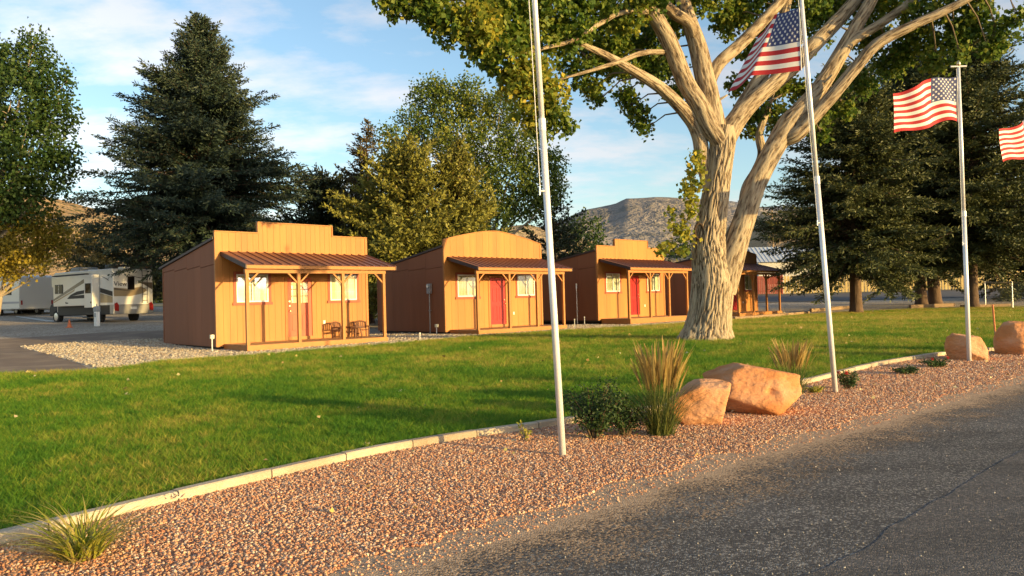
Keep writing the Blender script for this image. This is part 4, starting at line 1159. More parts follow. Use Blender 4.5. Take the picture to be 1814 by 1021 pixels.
for y in (-1.62, -1.92): ld.tube([(-.10, y, 1.05), (-.10, y, 2.9), (.1, y, 3.08)], .016, 6)
for z in (1.2, 1.55, 1.9, 2.25, 2.6): ld.tube([(-.10, -1.62, z), (-.10, -1.92, z)], .014, 6)
ld.build('ladder', BLACK, rv)
MB().box(1.2, 2.1, -1.5, -.7, 2.99, 3.28).build('air_conditioner', BLACK, rv, bevel=.08); MB().box(.4, .9, -1.3, -.8, 2.99, 3.1).build('roof_vent', WHITE, rv, bevel=.03)
MB().prism([(4.6, 2.985), (5.9, 2.985), (5.6, 3.25), (4.7, 3.28)], 'y', -1.7, -.6).build('roof_pod', GREYBOX, rv, bevel=.05)
MB().box(3.9, 4.3, -1.3, -.9, 2.99, 3.12).build('roof_vent', WHITE, rv, bevel=.03)
for x in (1.7, 6.35):
    wheel(rv, x, -.18, .38, .38, .26, 1); wheel(rv, x, -Wv + .18, .38, .38, .26, -1)
def lettering(txt, size, parent, loc, rot, mat, name='lettering'):
    cu = bpy.data.curves.new(name, 'FONT'); cu.body = txt; cu.size = size; cu.extrude = .004; cu.align_x = 'CENTER'
    tmp = bpy.data.objects.new(name, cu); C.objects.link(tmp); dg = bpy.context.evaluated_depsgraph_get(); me = bpy.data.meshes.new_from_object(tmp.evaluated_get(dg))
    bpy.data.objects.remove(tmp); me.materials.clear(); me.materials.append(mat)
    o = bpy.data.objects.new(name, me); C.objects.link(o); o.parent = parent; o.location = loc; o.rotation_euler = rot; return o
lettering('View', .36, rv, (-.012, -.42, 2.02), (math.radians(90), 0, math.radians(-90)), RVDK)
lettering('View', .16, so, (4.35, .305, 1.12), (math.radians(90), 0, math.radians(180)), RVDK)

# service pedestal and traffic cone by the motorhome
p = gx(171, 37.2); pd = empty('service_pedestal', p, RVZ, 'white service pedestal post standing before the motorhome', 'pedestal')
MB().box(-.13, .13, -.09, .09, -.05, .72).build('post', WHITE, pd, bevel=.02); MB().box(-.16, .16, -.11, .11, .721, 1.0).build('hood', GREYBOX, pd, bevel=.03); MB().box(-.07, .07, .0905, .098, .45, .65).build('outlet_cover', GREYBOX, pd); MB().tube([(0, 0, 1.0), (0, 0, 1.12)], .03, 8).build('finial', GREYBOX, pd)
p = gx(122, 36.6); cn_ = empty('traffic_cone', p, .3, 'small orange traffic cone on the gravel lot', 'traffic cone')
ORC = pmat('cone_orange', (.62, .16, .05), None, 1, .6)
MB().tube([(0, 0, .031), (0, 0, .36), (0, 0, .40)], [.105, .035, .03], 16).build('cone', ORC, cn_, smooth=False); MB().box(-.14, .14, -.14, .14, .0, .03).build('base', ORC, cn_)
sheet('parking_line', [G(28, 560.5), G(100, 569.5), G(100, 571.3), G(28, 562)], .02, pmat('line_paint', (.6, .58, .52), None, 1, .8))

# white travel trailer
def trailer(loc, rz, label, Lt=6.5):
    r = empty('travel_trailer', loc, rz, label, 'trailer')
    MB().prism([(0, .5), (0, 2.7), (.25, 2.85), (Lt - .5, 2.85), (Lt, 2.2), (Lt, 1.0), (Lt - .4, .5)], 'y', -2.3, 0).build('body', RVW, r, bevel=.06)
    for x in (2.8, 3.7):
        wheel(r, x, -.1, .33, .33, .2, 1); wheel(r, x, -2.2, .33, .33, .2, -1)
    MB().prism([(0.01, .9), (Lt - .2, .9), (Lt - .2, 1.1), (.01, 1.02)], 'y', .001, .008).build('stripe', pmat('grey_stripe', (.35, .34, .36), None, 1, .4), r)
    for x in (1.0, 4.6):
        w = MB().box(x, x + .9, .001, .016, 1.5, 2.15).build('window', BLACK, r); MB().box(x + .05, x + .85, .017, .021, 1.55, 2.1).build('pane', TINT, w)
    d = MB().box(2.3, 3.0, .001, .018, .7, 2.45).build('door', WHITE, r, bevel=.006); MB().box(2.36, 2.4, .019, .05, 1.4, 1.55).build('handle', BLACK, d)
    for y in (-.15, -2.15): MB().box(-.02, -.001, y - .05, y + .05, .8, 1.1).build('tail_lamp', LAMPR, r)
    MB().box(Lt - .4, Lt + .9, -1.2, -1.1, .42, .5).tube([(Lt + .8, -1.15, 0), (Lt + .8, -1.15, .5)], .03, 8).build('drawbar', BLACK, r)
    return r
p = gx(34, 50.5); trailer(p, math.radians(150), 'white travel trailer partly behind the yellow tree leaves')
def car(loc, rz, label, paint):
    r = empty('parked_car', loc, rz, label, 'car')
    MB().prism([(0, .35), (0, .95), (.15, 1.02), (3.3, 1.02), (4.4, .86), (4.5, .45), (4.4, .35)], 'y', -1.8, 0).build('body', paint, r, bevel=.07)
    MB().prism([(.12, 1.0), (.35, 1.62), (2.5, 1.66), (3.3, 1.02)], 'y', -1.68, -.12).build('cabin_top', paint, r, bevel=.06)
    MB().prism([(.14, 1.08), (.34, 1.54), (.30, 1.54), (.08, 1.08)], 'y', -1.5, -.3).build('rear_window', TINT, r); MB().prism([(.5, 1.08), (.62, 1.52), (2.4, 1.55), (2.95, 1.08)], 'y', -.122, -.112).build('side_window', TINT, r)
    for y in (-.15, -1.65): MB().box(-.03, .0, y - .1, y + .1, .7, .92).build('tail_lamp', LAMPR, r)
    for x in (.85, 3.6):
        wheel(r, x, -.1, .33, .33, .2, 1); wheel(r, x, -1.7, .33, .33, .2, -1)
    return r
car(gx(76, 52), math.radians(150), 'white sport utility car parked between the trailer and the motorhome', RVW)
car(gx(652, 74), math.radians(20), 'white car seen through the gap beside the first porch', RVW)

# ------------------------------------------------------------------ fences and shed across the far road
FENCEW = pmat('yellow_fence_wood', (.50, .38, .16), (.40, .30, .12), 3, .85, .3, 20, .12)
fr = empty('picket_fence', (28, 77, float(terr(28, 77))), 0, 'long yellow board fence across the far road behind the spruces', 'fence')
z0 = float(terr(28, 77)); n = 150
for k in range(n):
    x = k * .335; h = 1.9 + random.uniform(-.03, .03)
    piece('fence_board', FENCEW, fr, x, x + .235, -.012, .012, .06, h)
for z in (.4, 1.5): piece('rail', FENCEW, fr, 0, n * .335, .013, .06, z, z + .09)
for k in range(0, n, 8): piece('post', FENCEW, fr, k * .335, k * .335 + .1, .061, .16, -.1, 1.85)
rg = empty('red_gate', (24.5, 76.6, float(terr(25, 76.6))), 0, 'red board gate at the end of the far fence', 'gate')
REDW = pmat('red_gate_wood', (.25, .05, .035), (.2, .04, .03), 4, .8, .3, 20, .15)
for k in range(18): piece('gate_board', REDW, rg, k * .19, k * .19 + .17, -.012, .012, .08, 1.95)
for z in (.35, 1.6): piece('rail', REDW, rg, 0, 3.4, .0125, .05, z, z + .1)
for x in (-.12, 3.42): piece('post', REDW, rg, x, x + .12, -.06, .06, -.1, 2.1)
sp_ = P(1342, 470, 86); sz = float(terr(sp_.x, 86))
sh = empty('metal_shed', (sp_.x, 86, sz), .05, 'pale shed with ribbed blue-white metal roof behind the far fence', 'shed')
MB().box(.25, 9.75, .4, 6, -.1, 3.7).build('wall', pmat('shed_wall', (.48, .47, .44), (.42, .41, .38), 2, .7), sh)
SHR = pmat('shed_roof_metal', (.50, .55, .62), (.44, .50, .58), 1, .4, .0, 1, .06, metal=.3)
sl = math.atan2(1.9, 3.0)
for k in range(20):
    o2 = MB().prism([(0, 0), (.40, 0), (.41, .06), (.48, .06), (.49, 0), (.499, 0), (.499, -.02), (0, -.02)], 'y', 0, 3.6).build('roof_panel', SHR, sh); o2.location = (k * .5, .0, 3.72); o2.rotation_euler = (sl, 0, 0)
MB().prism([(3.0, 3.72), (6.2, 3.72), (2.92, 5.6)], 'x', .02, 9.98).build('rear_roof', SHR, sh)
w = MB().box(1.0, 2.6, .36, .399, 1.0, 2.2).build('window', WHITE, sh); MB().box(1.1, 2.5, .35, .3595, 1.1, 2.1).build('pane', TINT, w)
# wire fence posts on the right
def wire_fence():
    r = empty('wire_fence', gx(1745, 48), 0, 'chain link fence on thin steel posts past the spruces', 'fence')
    pts = [gx(1745, 48), gx(1793, 44), gx(1880, 40)]
    for p in pts: MB().tube([p - r.location + Vector((0, 0, -.1)), p - r.location + Vector((0, 0, 1.65))], .035, 10).build('post', GALV, r)
    for a, b_ in zip(pts[:-1], pts[1:]):
        a_, c_ = a - r.location, b_ - r.location
        MB().tube([a_ + Vector((0, 0, 1.6)), c_ + Vector((0, 0, 1.6))], .02, 8).build('top_rail', GALV, r)
        m = MB(); dv = c_ - a_; n = int(dv.length / .12)
        for k in range(-13, n):
            for s in (1, -1):
                t0, t1 = k / n, (k + 13) / n; za, zb = (.05, 1.58) if s > 0 else (1.58, .05)
                if t0 < 0: za += (zb - za) * (-t0) / (t1 - t0); t0 = 0
                if t1 > 1: zb = za + (zb - za) * (1 - t0) / (t1 - t0) ; t1 = 1
                m.tube([a_ + dv * t0 + Vector((0, 0, za)), a_ + dv * t1 + Vector((0, 0, zb))], .003, 3, cap=False)
        m.build('wire_mesh', GALV, r)['kind'] = 'stuff'
wire_fence()
up = gx(1372, 150); up_h = P(1372, 372, 150).z - up.z
u = empty('utility_pole', up, 0, 'thin wooden utility pole on the slope behind the shaded cabin', 'pole')
MB().tube([(0, 0, -.2), (0, 0, up_h)], [.2, .14], 8).build('pole', TIMBER, u); MB().box(-1.0, 1.0, -.07, .07, up_h - 1.0, up_h - .82).build('crossarm', TIMBER, u)

# ------------------------------------------------------------------ bed plants
def strips(n, base_r, h0, h1, w0, w1, lean0, lean1, bend, seed, segs=5, t0=0.0, t1=1.0, tipw=.1, mid=False):
    rng = np.random.default_rng(seed); V = []; Fc = []; R = []
    for _ in range(n):
        a = rng.uniform(0, 6.283); r = base_r * math.sqrt(rng.uniform()); h = rng.uniform(h0, h1); w = rng.uniform(w0, w1)
        la = a + rng.normal() * .7; ln = rng.uniform(lean0, lean1); bd = bend * rng.uniform(.5, 1.4); wa = la + math.pi / 2 + rng.normal() * .5; b0 = len(V); rr = rng.uniform()
        for i in range(segs + 1):
            t = t0 + (t1 - t0) * i / segs; q = i / segs
            k = (1 - (1 - tipw) * q ** 2) if not mid else (.25 + .75 * math.sin(math.pi * min(1, q * .92 + .08)))
            out = h * (ln * t + bd * t * t * t); up_ = h * t * (1 - .35 * bd * t * t) * math.cos(ln * .6)
            c = np.array([r * math.cos(a) + out * math.cos(la), r * math.sin(a) + out * math.sin(la), up_ - .01])
            s = np.array([math.cos(wa), math.sin(wa), 0]) * w * k / 2
            V += [c - s, c + s]
        for i in range(segs): Fc.append((b0 + 2 * i, b0 + 2 * i + 1, b0 + 2 * i + 3, b0 + 2 * i + 2)); R.append(rr)
    return np.array(V), np.array(Fc), np.array(R)
REEDG = leafmat('reed_green', [(.05, .075, .02), (.10, .13, .03), (.20, .19, .05)], .3); PLUME = leafmat('reed_gold', [(.42, .28, .08), (.50, .36, .12), (.34, .20, .06)], .35)
STRAP = leafmat('strap_yellow_green', [(.20, .25, .025), (.34, .36, .04), (.46, .40, .07), (.46, .36, .14)], .35)
def reeds(px, py, h, n, label, seed, spread=.28):
    p = G(px, py); r = empty('reed_grass', p, 0, label, 'ornamental grass', 'feathery reed grass clumps')
    V, Fc, R = strips(int(n * 1.6), .13, h * .35, h * .72, .005, .009, .05, .75, .5, seed); np_mesh('leaf_blades', V, Fc, REEDG, r, R)
    V, Fc, R = strips(n, .12, h * .72, h * 1.03, .004, .006, 0.0, spread, .12, seed + 1); np_mesh('stems', V, Fc, REEDG, r, R)
    V, Fc, R = strips(n, .12, h * .72, h * 1.03, .016, .026, 0.0, spread, .12, seed + 1, t0=.62, t1=1.0, mid=True); np_mesh('seed_heads', V, Fc, PLUME, r, R)
    return r
reeds(1172, 772, 1.08, 170, 'tall feathery gold reed grass clump beside the small boulder', 5, .17)
reeds(1405, 700, .86, 110, 'feathery gold reed grass clump behind the large boulder', 9, .27)
p = G(146, 992); r = empty('daylily_clump', p, 0, 'yellow green clump of arching strap leaves in the red gravel', 'plant')
V, Fc, R = strips(230, .09, .22, .42, .009, .016, .12, .8, .8, 77, 6); np_mesh('strap_leaves', V, Fc, STRAP, r, R)
V, Fc, R = strips(60, .09, .13, .26, .006, .011, .6, 1.3, 1.0, 78, 5); np_mesh('dry_leaves', V, Fc, leafmat('dry_straw', [(.38, .27, .10), (.45, .34, .16)], .3), r, R)

def bush(px, py, w, h, n, leaf, mat, label, seed, stems=14, flowers=0, name='shrub', cat='shrub', group=None):
    rng = np.random.default_rng(seed); p = G(px, py); r = empty(name, p, 0, label, cat, group)
    m = MB(); tips = []
    for k in range(stems):
        a = rng.uniform(0, 6.283); q = math.sqrt(rng.uniform(.02, 1)) * w / 2; hh = h * (1 - .45 * (q / (w / 2)) ** 2) * rng.uniform(.7, 1)
        e = Vector((q * math.cos(a), q * math.sin(a), hh)); mid = Vector((e.x * .4 + rng.normal() * .02, e.y * .4, hh * .5)); m.tube([(e.x * .08, e.y * .08, -.02), mid, e], [.008, .006, .003], 5); tips.append((mid, e))
    m.build('stems', pmat('twig_bark', (.14, .09, .05), None, 1, .9), r)
    T = np.array([[*a, *b] for a, b in tips]); idx = rng.integers(0, len(T), n); t = rng.uniform(-.35, 1.05, n)[:, None]
    pos = T[idx, :3] * (1 - t) + T[idx, 3:] * t + rng.normal(size=(n, 3)) * np.array([w * .07, w * .07, h * .05]); pos[:, 2] = np.maximum(pos[:, 2], .02)
    D = rng.normal(size=(n, 3)) + pos * np.array([1.5, 1.5, .5]) / max(w, .1)
    V, Fc = leaves(pos, D, leaf * rng.uniform(.6, 1.2, n), leaf * .55, rng=rng); np_mesh('foliage', V, Fc, mat, r, rng.uniform(size=n))
    for k in range(flowers):
        e = tips[k % len(tips)][1]; cpos = np.array([e.x, e.y - .02, e.z + .02]) + rng.normal(size=3) * .015; V, Fc = leaves(np.repeat(cpos[None], 14, 0), rng.normal(size=(14, 3)), .035, .035, rng=rng)
        np_mesh('flower', V, Fc, leafmat('coral_petals', [(.55, .05, .04), (.65, .12, .08)], .2), r, rng.uniform(size=14))
    return r
SHRUB = leafmat('shrub_leaves', [(.018, .04, .012), (.035, .07, .018), (.06, .10, .025)], .2); ROSE = leafmat('rose_leaves', [(.02, .055, .015), (.04, .09, .02), (.10, .12, .03)], .2)
bush(1052, 778, .82, .70, 4200, .036, SHRUB, 'dark leafy shrub beside the flagpole in the gravel bed', 3, 22)
bush(1108, 774, .52, .46, 1700, .032, SHRUB, 'lower spreading green shrub between the dark shrub and the reed grass', 4, 14)
bush(1500, 690, .42, .36, 900, .035, ROSE, 'small rose bush with coral blooms at the flagpole foot', 6, 10, 2, 'rose_bush')
bush(1608, 664, .5, .17, 700, .04, ROSE, 'low spreading plant in the gravel between two flagpoles', 8, 10, 0, 'low_plant', 'plant')
bush(1664, 652, .55, .2, 800, .04, ROSE, 'low plant with coral flower near the squat boulder', 10, 10, 2, 'low_plant', 'plant')
bush(928, 783, .14, .26, 60, .045, STRAP, 'single spindly yellow green weed beside the kerb', 12, 3, 0, 'weed', 'plant')
bush(1448, 697, .3, .12, 260, .04, STRAP, 'pale flat weed between large boulder and flagpole', 14, 6, 0, 'weed', 'plant')

# ------------------------------------------------------------------ trees
BARKG = pmat('conifer_bark', (.15, .095, .06), (.09, .058, .04), 6, .95, .8, 12, stretch=(1, 1, .25), bdist=.05)
BARKP = pmat('pale_bark', (.40, .33, .24), (.30, .24, .17), 4, .9, .6, 9, stretch=(1, 1, .25), bdist=.05)
def conifer(name, label, base, H, R, zc, seed, mat, step=.32, nb=8, pw=.85, droop=.22, tw=.16, needle=(.20, .085), trunk=.3, pine=False, ragged=.25, lean=(0, 0), group=None, sparse=0.0, brmul=1.0, lump=.55):
    rng = np.random.default_rng(seed); r = empty(name, base, 0, label, 'tree', group)
    m = MB(); hs = [0, .3, 1.0, H * .3, H * .6, H * .97]; m.tube([(lean[0] * h, lean[1] * h, h - (.15 if h == 0 else 0)) for h in hs], [trunk * 1.45, trunk * 1.1, trunk, trunk * .72, trunk * .4, .02], 12); m.build('trunk', BARKG, r, smooth=True)
    br = MB(); PP = []; DD = []; LL = []; RR = []
    z = zc
    while z < H - .15:
        t = (z - zc) / (H - zc); n = max(4, int(round(nb * (1 - .45 * t) + rng.normal() * .6)))
        for k in range(n):
            if rng.uniform() < sparse: continue
            a = rng.uniform(0, 6.283); low = min(1, .62 + t * 4)
            L_ = R * (1 - t) ** pw * low * (1 + rng.normal() * ragged) + .12
            L_ *= 1 + lump * mnoise.noise(Vector((math.cos(a) * 1.3 + seed, math.sin(a) * 1.3, z * .45))) + .5 * lump * mnoise.noise(Vector((math.cos(a) * 3 + seed, math.sin(a) * 3, z * 1.1)))
            L_ = min(max(L_, .15), R * 1.35)
            el = -.15 + .75 * t + rng.normal() * .17 + (.25 if pine else 0)
            ca, sa = math.cos(a), math.sin(a); z_ = z + rng.normal() * .12
            ns = max(2, int(L_ / tw)); s = (np.arange(ns) + rng.uniform(.2, .9, ns)) / ns
            s = .12 + .88 * s
            def pt(q):
                x = L_ * q; return np.stack([ca * x * math.cos(el), sa * x * math.cos(el), z_ + x * math.sin(el) - droop * L_ * q ** 1.4 * (1 - t) + .16 * L_ * np.maximum(0, q - .6) ** 1.5], -1)
            q3 = np.array([0, .35, .7, 1.0]); bp_ = pt(q3) + np.array([lean[0] * z, lean[1] * z, 0])
            if L_ > .7 and trunk > .1: br.tube([tuple(v) for v in bp_], [.035 * brmul + .012 * L_, .022 * brmul + .006 * L_, .014, .005], 4, cap=False)
            pos = pt(s) + np.array([lean[0] * z, lean[1] * z, 0]); dirb = norm(pt(s + .02) - pt(s)); side = np.array([-sa, ca, 0])
            tl = np.minimum(.75, .10 + .42 * L_ * (1.05 - s) + .05)
            for sg in (-1, 1, 0):
                if sg == 0:
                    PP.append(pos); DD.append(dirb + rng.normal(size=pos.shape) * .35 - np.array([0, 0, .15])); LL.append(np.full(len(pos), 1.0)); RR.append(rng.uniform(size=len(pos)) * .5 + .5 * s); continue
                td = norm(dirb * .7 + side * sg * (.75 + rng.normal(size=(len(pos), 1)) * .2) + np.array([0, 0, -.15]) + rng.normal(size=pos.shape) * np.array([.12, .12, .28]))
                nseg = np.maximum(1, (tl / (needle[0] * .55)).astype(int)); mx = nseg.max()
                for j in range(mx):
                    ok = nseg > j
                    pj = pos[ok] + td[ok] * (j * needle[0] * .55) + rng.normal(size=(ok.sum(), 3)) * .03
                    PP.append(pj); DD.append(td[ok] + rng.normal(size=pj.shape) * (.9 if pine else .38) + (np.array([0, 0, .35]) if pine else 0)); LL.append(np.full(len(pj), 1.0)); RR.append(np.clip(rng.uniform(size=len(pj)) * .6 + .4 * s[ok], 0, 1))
        z += step * (1 - .35 * t) * rng.uniform(.8, 1.2)
    if br.v: br.build('branches', BARKG, r)
    PP = np.concatenate(PP); DD = np.concatenate(DD); LL = np.concatenate(LL); RR = np.concatenate(RR)
    k = len(PP); V, Fc = leaves(PP, DD, needle[0] * LL * rng.uniform(.7, 1.3, k), needle[1] * rng.uniform(.7, 1.3, k), .3, rng)
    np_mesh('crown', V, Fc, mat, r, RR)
    return r, k

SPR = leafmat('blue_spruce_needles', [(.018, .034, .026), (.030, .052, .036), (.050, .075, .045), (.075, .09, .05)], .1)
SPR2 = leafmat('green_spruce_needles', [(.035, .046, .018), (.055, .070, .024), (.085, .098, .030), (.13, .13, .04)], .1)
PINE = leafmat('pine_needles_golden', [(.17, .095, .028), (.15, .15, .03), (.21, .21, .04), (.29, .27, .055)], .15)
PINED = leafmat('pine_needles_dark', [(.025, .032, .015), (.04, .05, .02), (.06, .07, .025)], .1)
SPRB = leafmat('browning_spruce_needles', [(.10, .06, .025), (.09, .075, .03), (.12, .10, .04), (.16, .10, .05)], .1)
def htop(base, px, py): return P(px, py, base.y).z - base.z
tot = 0
b_ = gx(362, 42); _, k = conifer('spruce_tree', 'tall dark blue spruce with broad ragged crown behind the first cabin', b_, htop(b_, 358, 28), 5.9, 4.6, 101, SPR, .20, 13, .86, .16, .13, (.20, .075), .36, ragged=.20, lump=.42); tot += k
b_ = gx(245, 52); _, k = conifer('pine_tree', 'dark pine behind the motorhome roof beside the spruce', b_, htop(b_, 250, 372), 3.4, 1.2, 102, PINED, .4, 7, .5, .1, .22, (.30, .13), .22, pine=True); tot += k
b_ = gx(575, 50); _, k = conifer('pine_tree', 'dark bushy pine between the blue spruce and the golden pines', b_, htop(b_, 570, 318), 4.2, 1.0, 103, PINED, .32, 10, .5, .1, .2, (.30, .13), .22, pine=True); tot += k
b_ = gx(655, 47); _, k = conifer('spruce_tree', 'thin spruce with browning bare top above the golden pines', b_, htop(b_, 655, 212), 3.8, 1.5, 104, SPRB, .32, 8, .95, .25, .17, (.24, .10), .24, sparse=.12); tot += k
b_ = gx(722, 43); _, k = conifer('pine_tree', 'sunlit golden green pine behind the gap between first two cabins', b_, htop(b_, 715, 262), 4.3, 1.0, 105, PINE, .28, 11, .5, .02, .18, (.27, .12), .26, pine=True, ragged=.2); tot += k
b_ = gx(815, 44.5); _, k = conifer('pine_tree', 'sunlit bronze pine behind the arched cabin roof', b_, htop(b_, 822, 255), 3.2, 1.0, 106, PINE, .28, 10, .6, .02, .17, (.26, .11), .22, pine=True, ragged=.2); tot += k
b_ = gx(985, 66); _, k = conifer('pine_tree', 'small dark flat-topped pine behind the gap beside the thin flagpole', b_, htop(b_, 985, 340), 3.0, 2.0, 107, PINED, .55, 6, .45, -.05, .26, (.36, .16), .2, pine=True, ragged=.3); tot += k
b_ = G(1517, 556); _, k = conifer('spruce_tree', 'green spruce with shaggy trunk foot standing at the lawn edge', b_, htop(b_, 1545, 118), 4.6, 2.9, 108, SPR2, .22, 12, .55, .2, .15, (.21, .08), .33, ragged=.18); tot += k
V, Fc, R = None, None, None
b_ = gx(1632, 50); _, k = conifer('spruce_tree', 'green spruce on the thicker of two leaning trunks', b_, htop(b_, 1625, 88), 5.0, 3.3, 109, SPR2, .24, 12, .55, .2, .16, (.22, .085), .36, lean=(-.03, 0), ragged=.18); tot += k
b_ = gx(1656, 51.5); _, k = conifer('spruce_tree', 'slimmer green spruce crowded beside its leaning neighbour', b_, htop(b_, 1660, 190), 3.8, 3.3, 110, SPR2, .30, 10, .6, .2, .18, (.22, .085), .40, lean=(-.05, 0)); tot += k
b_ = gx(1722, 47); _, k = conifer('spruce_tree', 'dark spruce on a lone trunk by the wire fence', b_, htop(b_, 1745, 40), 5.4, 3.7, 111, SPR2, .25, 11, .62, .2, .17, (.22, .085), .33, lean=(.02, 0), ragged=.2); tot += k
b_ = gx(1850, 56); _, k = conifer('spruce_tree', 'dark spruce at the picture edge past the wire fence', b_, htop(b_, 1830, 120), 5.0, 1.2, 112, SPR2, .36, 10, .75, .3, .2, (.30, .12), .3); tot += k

def decid(name, label, base, clumps, nper, leaf, mat, trunk, seed, bark=BARKP, group=None, yellow=None, sub=.42, fork=.35, cat='tree'):
    """clumps = (centre, radius); leaves sit in twig-sized groups inside each clump"""
    rng = np.random.default_rng(seed); r = empty(name, base, 0, label, cat, group); o = np.array(base)
    top = Vector(np.mean([c for c, q in clumps], axis=0)) - Vector(base); fk = Vector((top.x * .2, top.y * .2, top.z * fork))
    m = MB(); m.tube([(0, 0, -.2), (0, 0, .4), fk * .5, fk], [trunk * 1.4, trunk, trunk * .9, trunk * .8], 12); m.build('trunk', bark, r, smooth=True)
    lm = MB(); PP = []; DD = []; RR = []
    for c, q in clumps:
        c = np.array(c) - o; cv = Vector(c); mid = fk.lerp(cv, .5) + Vector(rng.normal(size=3) * .2)
        lm.tube([fk * .98, mid, cv], [trunk * .32, trunk * .17, .02], 6, cap=False)
        for _ in range(3): lm.tube([mid.lerp(cv, rng.uniform(.2, .9)), cv + Vector(norm(rng.normal(size=3)) * q * .85)], [.03, .008], 4, cap=False)
        ns = max(4, int(nper * q * q)); d = norm(rng.normal(size=(ns, 3))); cen = c + d * (q * rng.uniform(.25, 1, ns) ** .55)[:, None] * np.array([1, 1, .85])
        k = 16; pos = np.repeat(cen, k, 0) + rng.normal(size=(ns * k, 3)) * (leaf * sub * 3.0); PP.append(pos)
        DD.append(rng.normal(size=pos.shape) + np.array([0, 0, -.5]) + np.repeat(d, k, 0) * .5)
        sh_ = rng.normal() * .10; yl = 0 if yellow is None else yellow(c + o)
        RR.append(np.clip(rng.uniform(0, .6, len(pos)) + np.repeat(rng.uniform(-.05, .2, ns), k) + sh_ + yl, 0, 1))
    lm.build('limbs', bark, r)
    PP = np.concatenate(PP); k = len(PP); V, Fc = leaves(PP, np.concatenate(DD), leaf * rng.uniform(.7, 1.25, k), leaf * rng.uniform(.6, .95, k), .2, rng)
    np_mesh('crown', V, Fc, mat, r, np.concatenate(RR)); return r, k
COTT = leafmat('cottonwood_leaves', [(.05, .105, .016), (.10, .17, .024), (.20, .25, .035), (.36, .34, .045), (.52, .40, .04)], .45)
COTTG = leafmat('cottonwood_leaves_green', [(.030, .07, .018), (.05, .095, .022), (.085, .125, .028), (.15, .17, .035)], .3)
COTTB = leafmat('poplar_leaves', [(.06, .105, .02), (.11, .16, .028), (.20, .235, .04), (.34, .31, .05)], .35)
YELL = leafmat('yellow_leaves', [(.20, .17, .025), (.34, .26, .03), (.48, .36, .04)], .35)
OLIVE = leafmat('olive_brush', [(.14, .11, .035), (.22, .17, .05), (.30, .23, .06)], .3)
def pcl(lst): return [(tuple(P(x, y, Y)), rp / F * Y) for x, y, rp, Y in lst]
b_ = gx(-45, 41)
_, k = decid('cottonwood_tree', 'tall green cottonwood whose crown overhangs the white trailer', b_, pcl([(-30, 115, 65, 41), (50, 115, 46, 41), (85, 150, 42, 41), (20, 180, 80, 40), (95, 205, 40, 41), (-60, 220, 90, 41), (60, 260, 60, 40), (105, 280, 36, 41), (0, 320, 70, 40), (90, 320, 38, 41), (-70, 330, 90, 41), (40, 360, 50, 41), (-110, 170, 90, 42), (60, 75, 25, 41)]), 42, .20, COTTG, .45, 201); tot += k
_, k = decid('yellow_tree', 'yellow-leaved tree beneath the tall cottonwood by the white trailer', gx(-10, 42), pcl([(-30, 400, 60, 42), (30, 385, 40, 42), (40, 430, 42, 41), (90, 400, 30, 42), (85, 440, 30, 42), (0, 450, 45, 41), (-60, 450, 50, 42), (105, 420, 22, 42), (20, 480, 24, 41), (65, 470, 20, 41)]), 48, .18, YELL, .2, 202); tot += k
_, k = decid('brush_tree', 'olive brown thicket tree behind the motorhome', gx(165, 66), pcl([(140, 430, 28, 66), (175, 425, 30, 66), (160, 455, 34, 66), (195, 450, 26, 66), (120, 455, 26, 66)]), 26, .22, OLIVE, .15, 203); tot += k
b_ = gx(865, 64)
_, k = decid('cottonwood_tree', 'tall sunlit cottonwood rising behind the golden pines', b_, pcl([(765, 175, 40, 64), (730, 215, 28, 63), (800, 190, 45, 64), (850, 200, 42, 64), (890, 190, 40, 64), (760, 240, 38, 64), (810, 250, 48, 63), (870, 260, 50, 64), (925, 250, 45, 64), (950, 300, 42, 64), (900, 320, 50, 63), (840, 320, 46, 64), (975, 290, 30, 64), (985, 330, 22, 64), (930, 360, 40, 64), (880, 380, 36, 63), (960, 350, 30, 64), (770, 155, 22, 64), (830, 160, 28, 64)]), 24, .25, COTTB, .5, 204, sub=.45); tot += k
_, k = decid('cottonwood_tree', 'narrow sunlit poplar top between the browning spruce and the tall cottonwood', gx(705, 56), pcl([(690, 240, 20, 56), (705, 265, 26, 56), (722, 290, 26, 56), (695, 290, 24, 56), (740, 310, 24, 56)]), 30, .24, COTTB, .25, 207, sub=.45); tot += k
_, k = decid('round_tree', 'dark round leafy tree behind the third cabin roof', gx(1035, 70), pcl([(1020, 405, 26, 70), (1050, 405, 22, 70), (1040, 430, 30, 70), (1000, 425, 26, 70)]), 14, .28, COTTG, .25, 205); tot += k
_, k = decid('round_tree', 'dark leafy tree behind the last cabin roof and trunk', gx(1205, 74), pcl([(1200, 440, 18, 74), (1222, 436, 14, 74), (1185, 450, 14, 74)]), 14, .28, COTTG, .2, 206); tot += k
for i, (px, Y) in enumerate([(520, 90), (600, 95), (440, 85), (300, 88), (930, 100), (1120, 105)]):
    b_ = gx(px, Y); cl = [((b_.x + random.uniform(-3, 3), b_.y + random.uniform(-1, 1), b_.z + random.uniform(1.5, 4.5)), random.uniform(1.3, 2.2)) for _ in range(7)]
    lab = ['low green tree far behind the blue spruce', 'low green tree far behind the dark bushy pine', 'low green tree far behind the first cabin', 'low green tree far behind the motorhome rear', 'low green tree far behind the second cabin', 'low green tree far behind the third cabin'][i]
    _, k = decid('low_tree', lab, b_, cl, 14, .30, COTTG, .2, 300 + i); tot += k

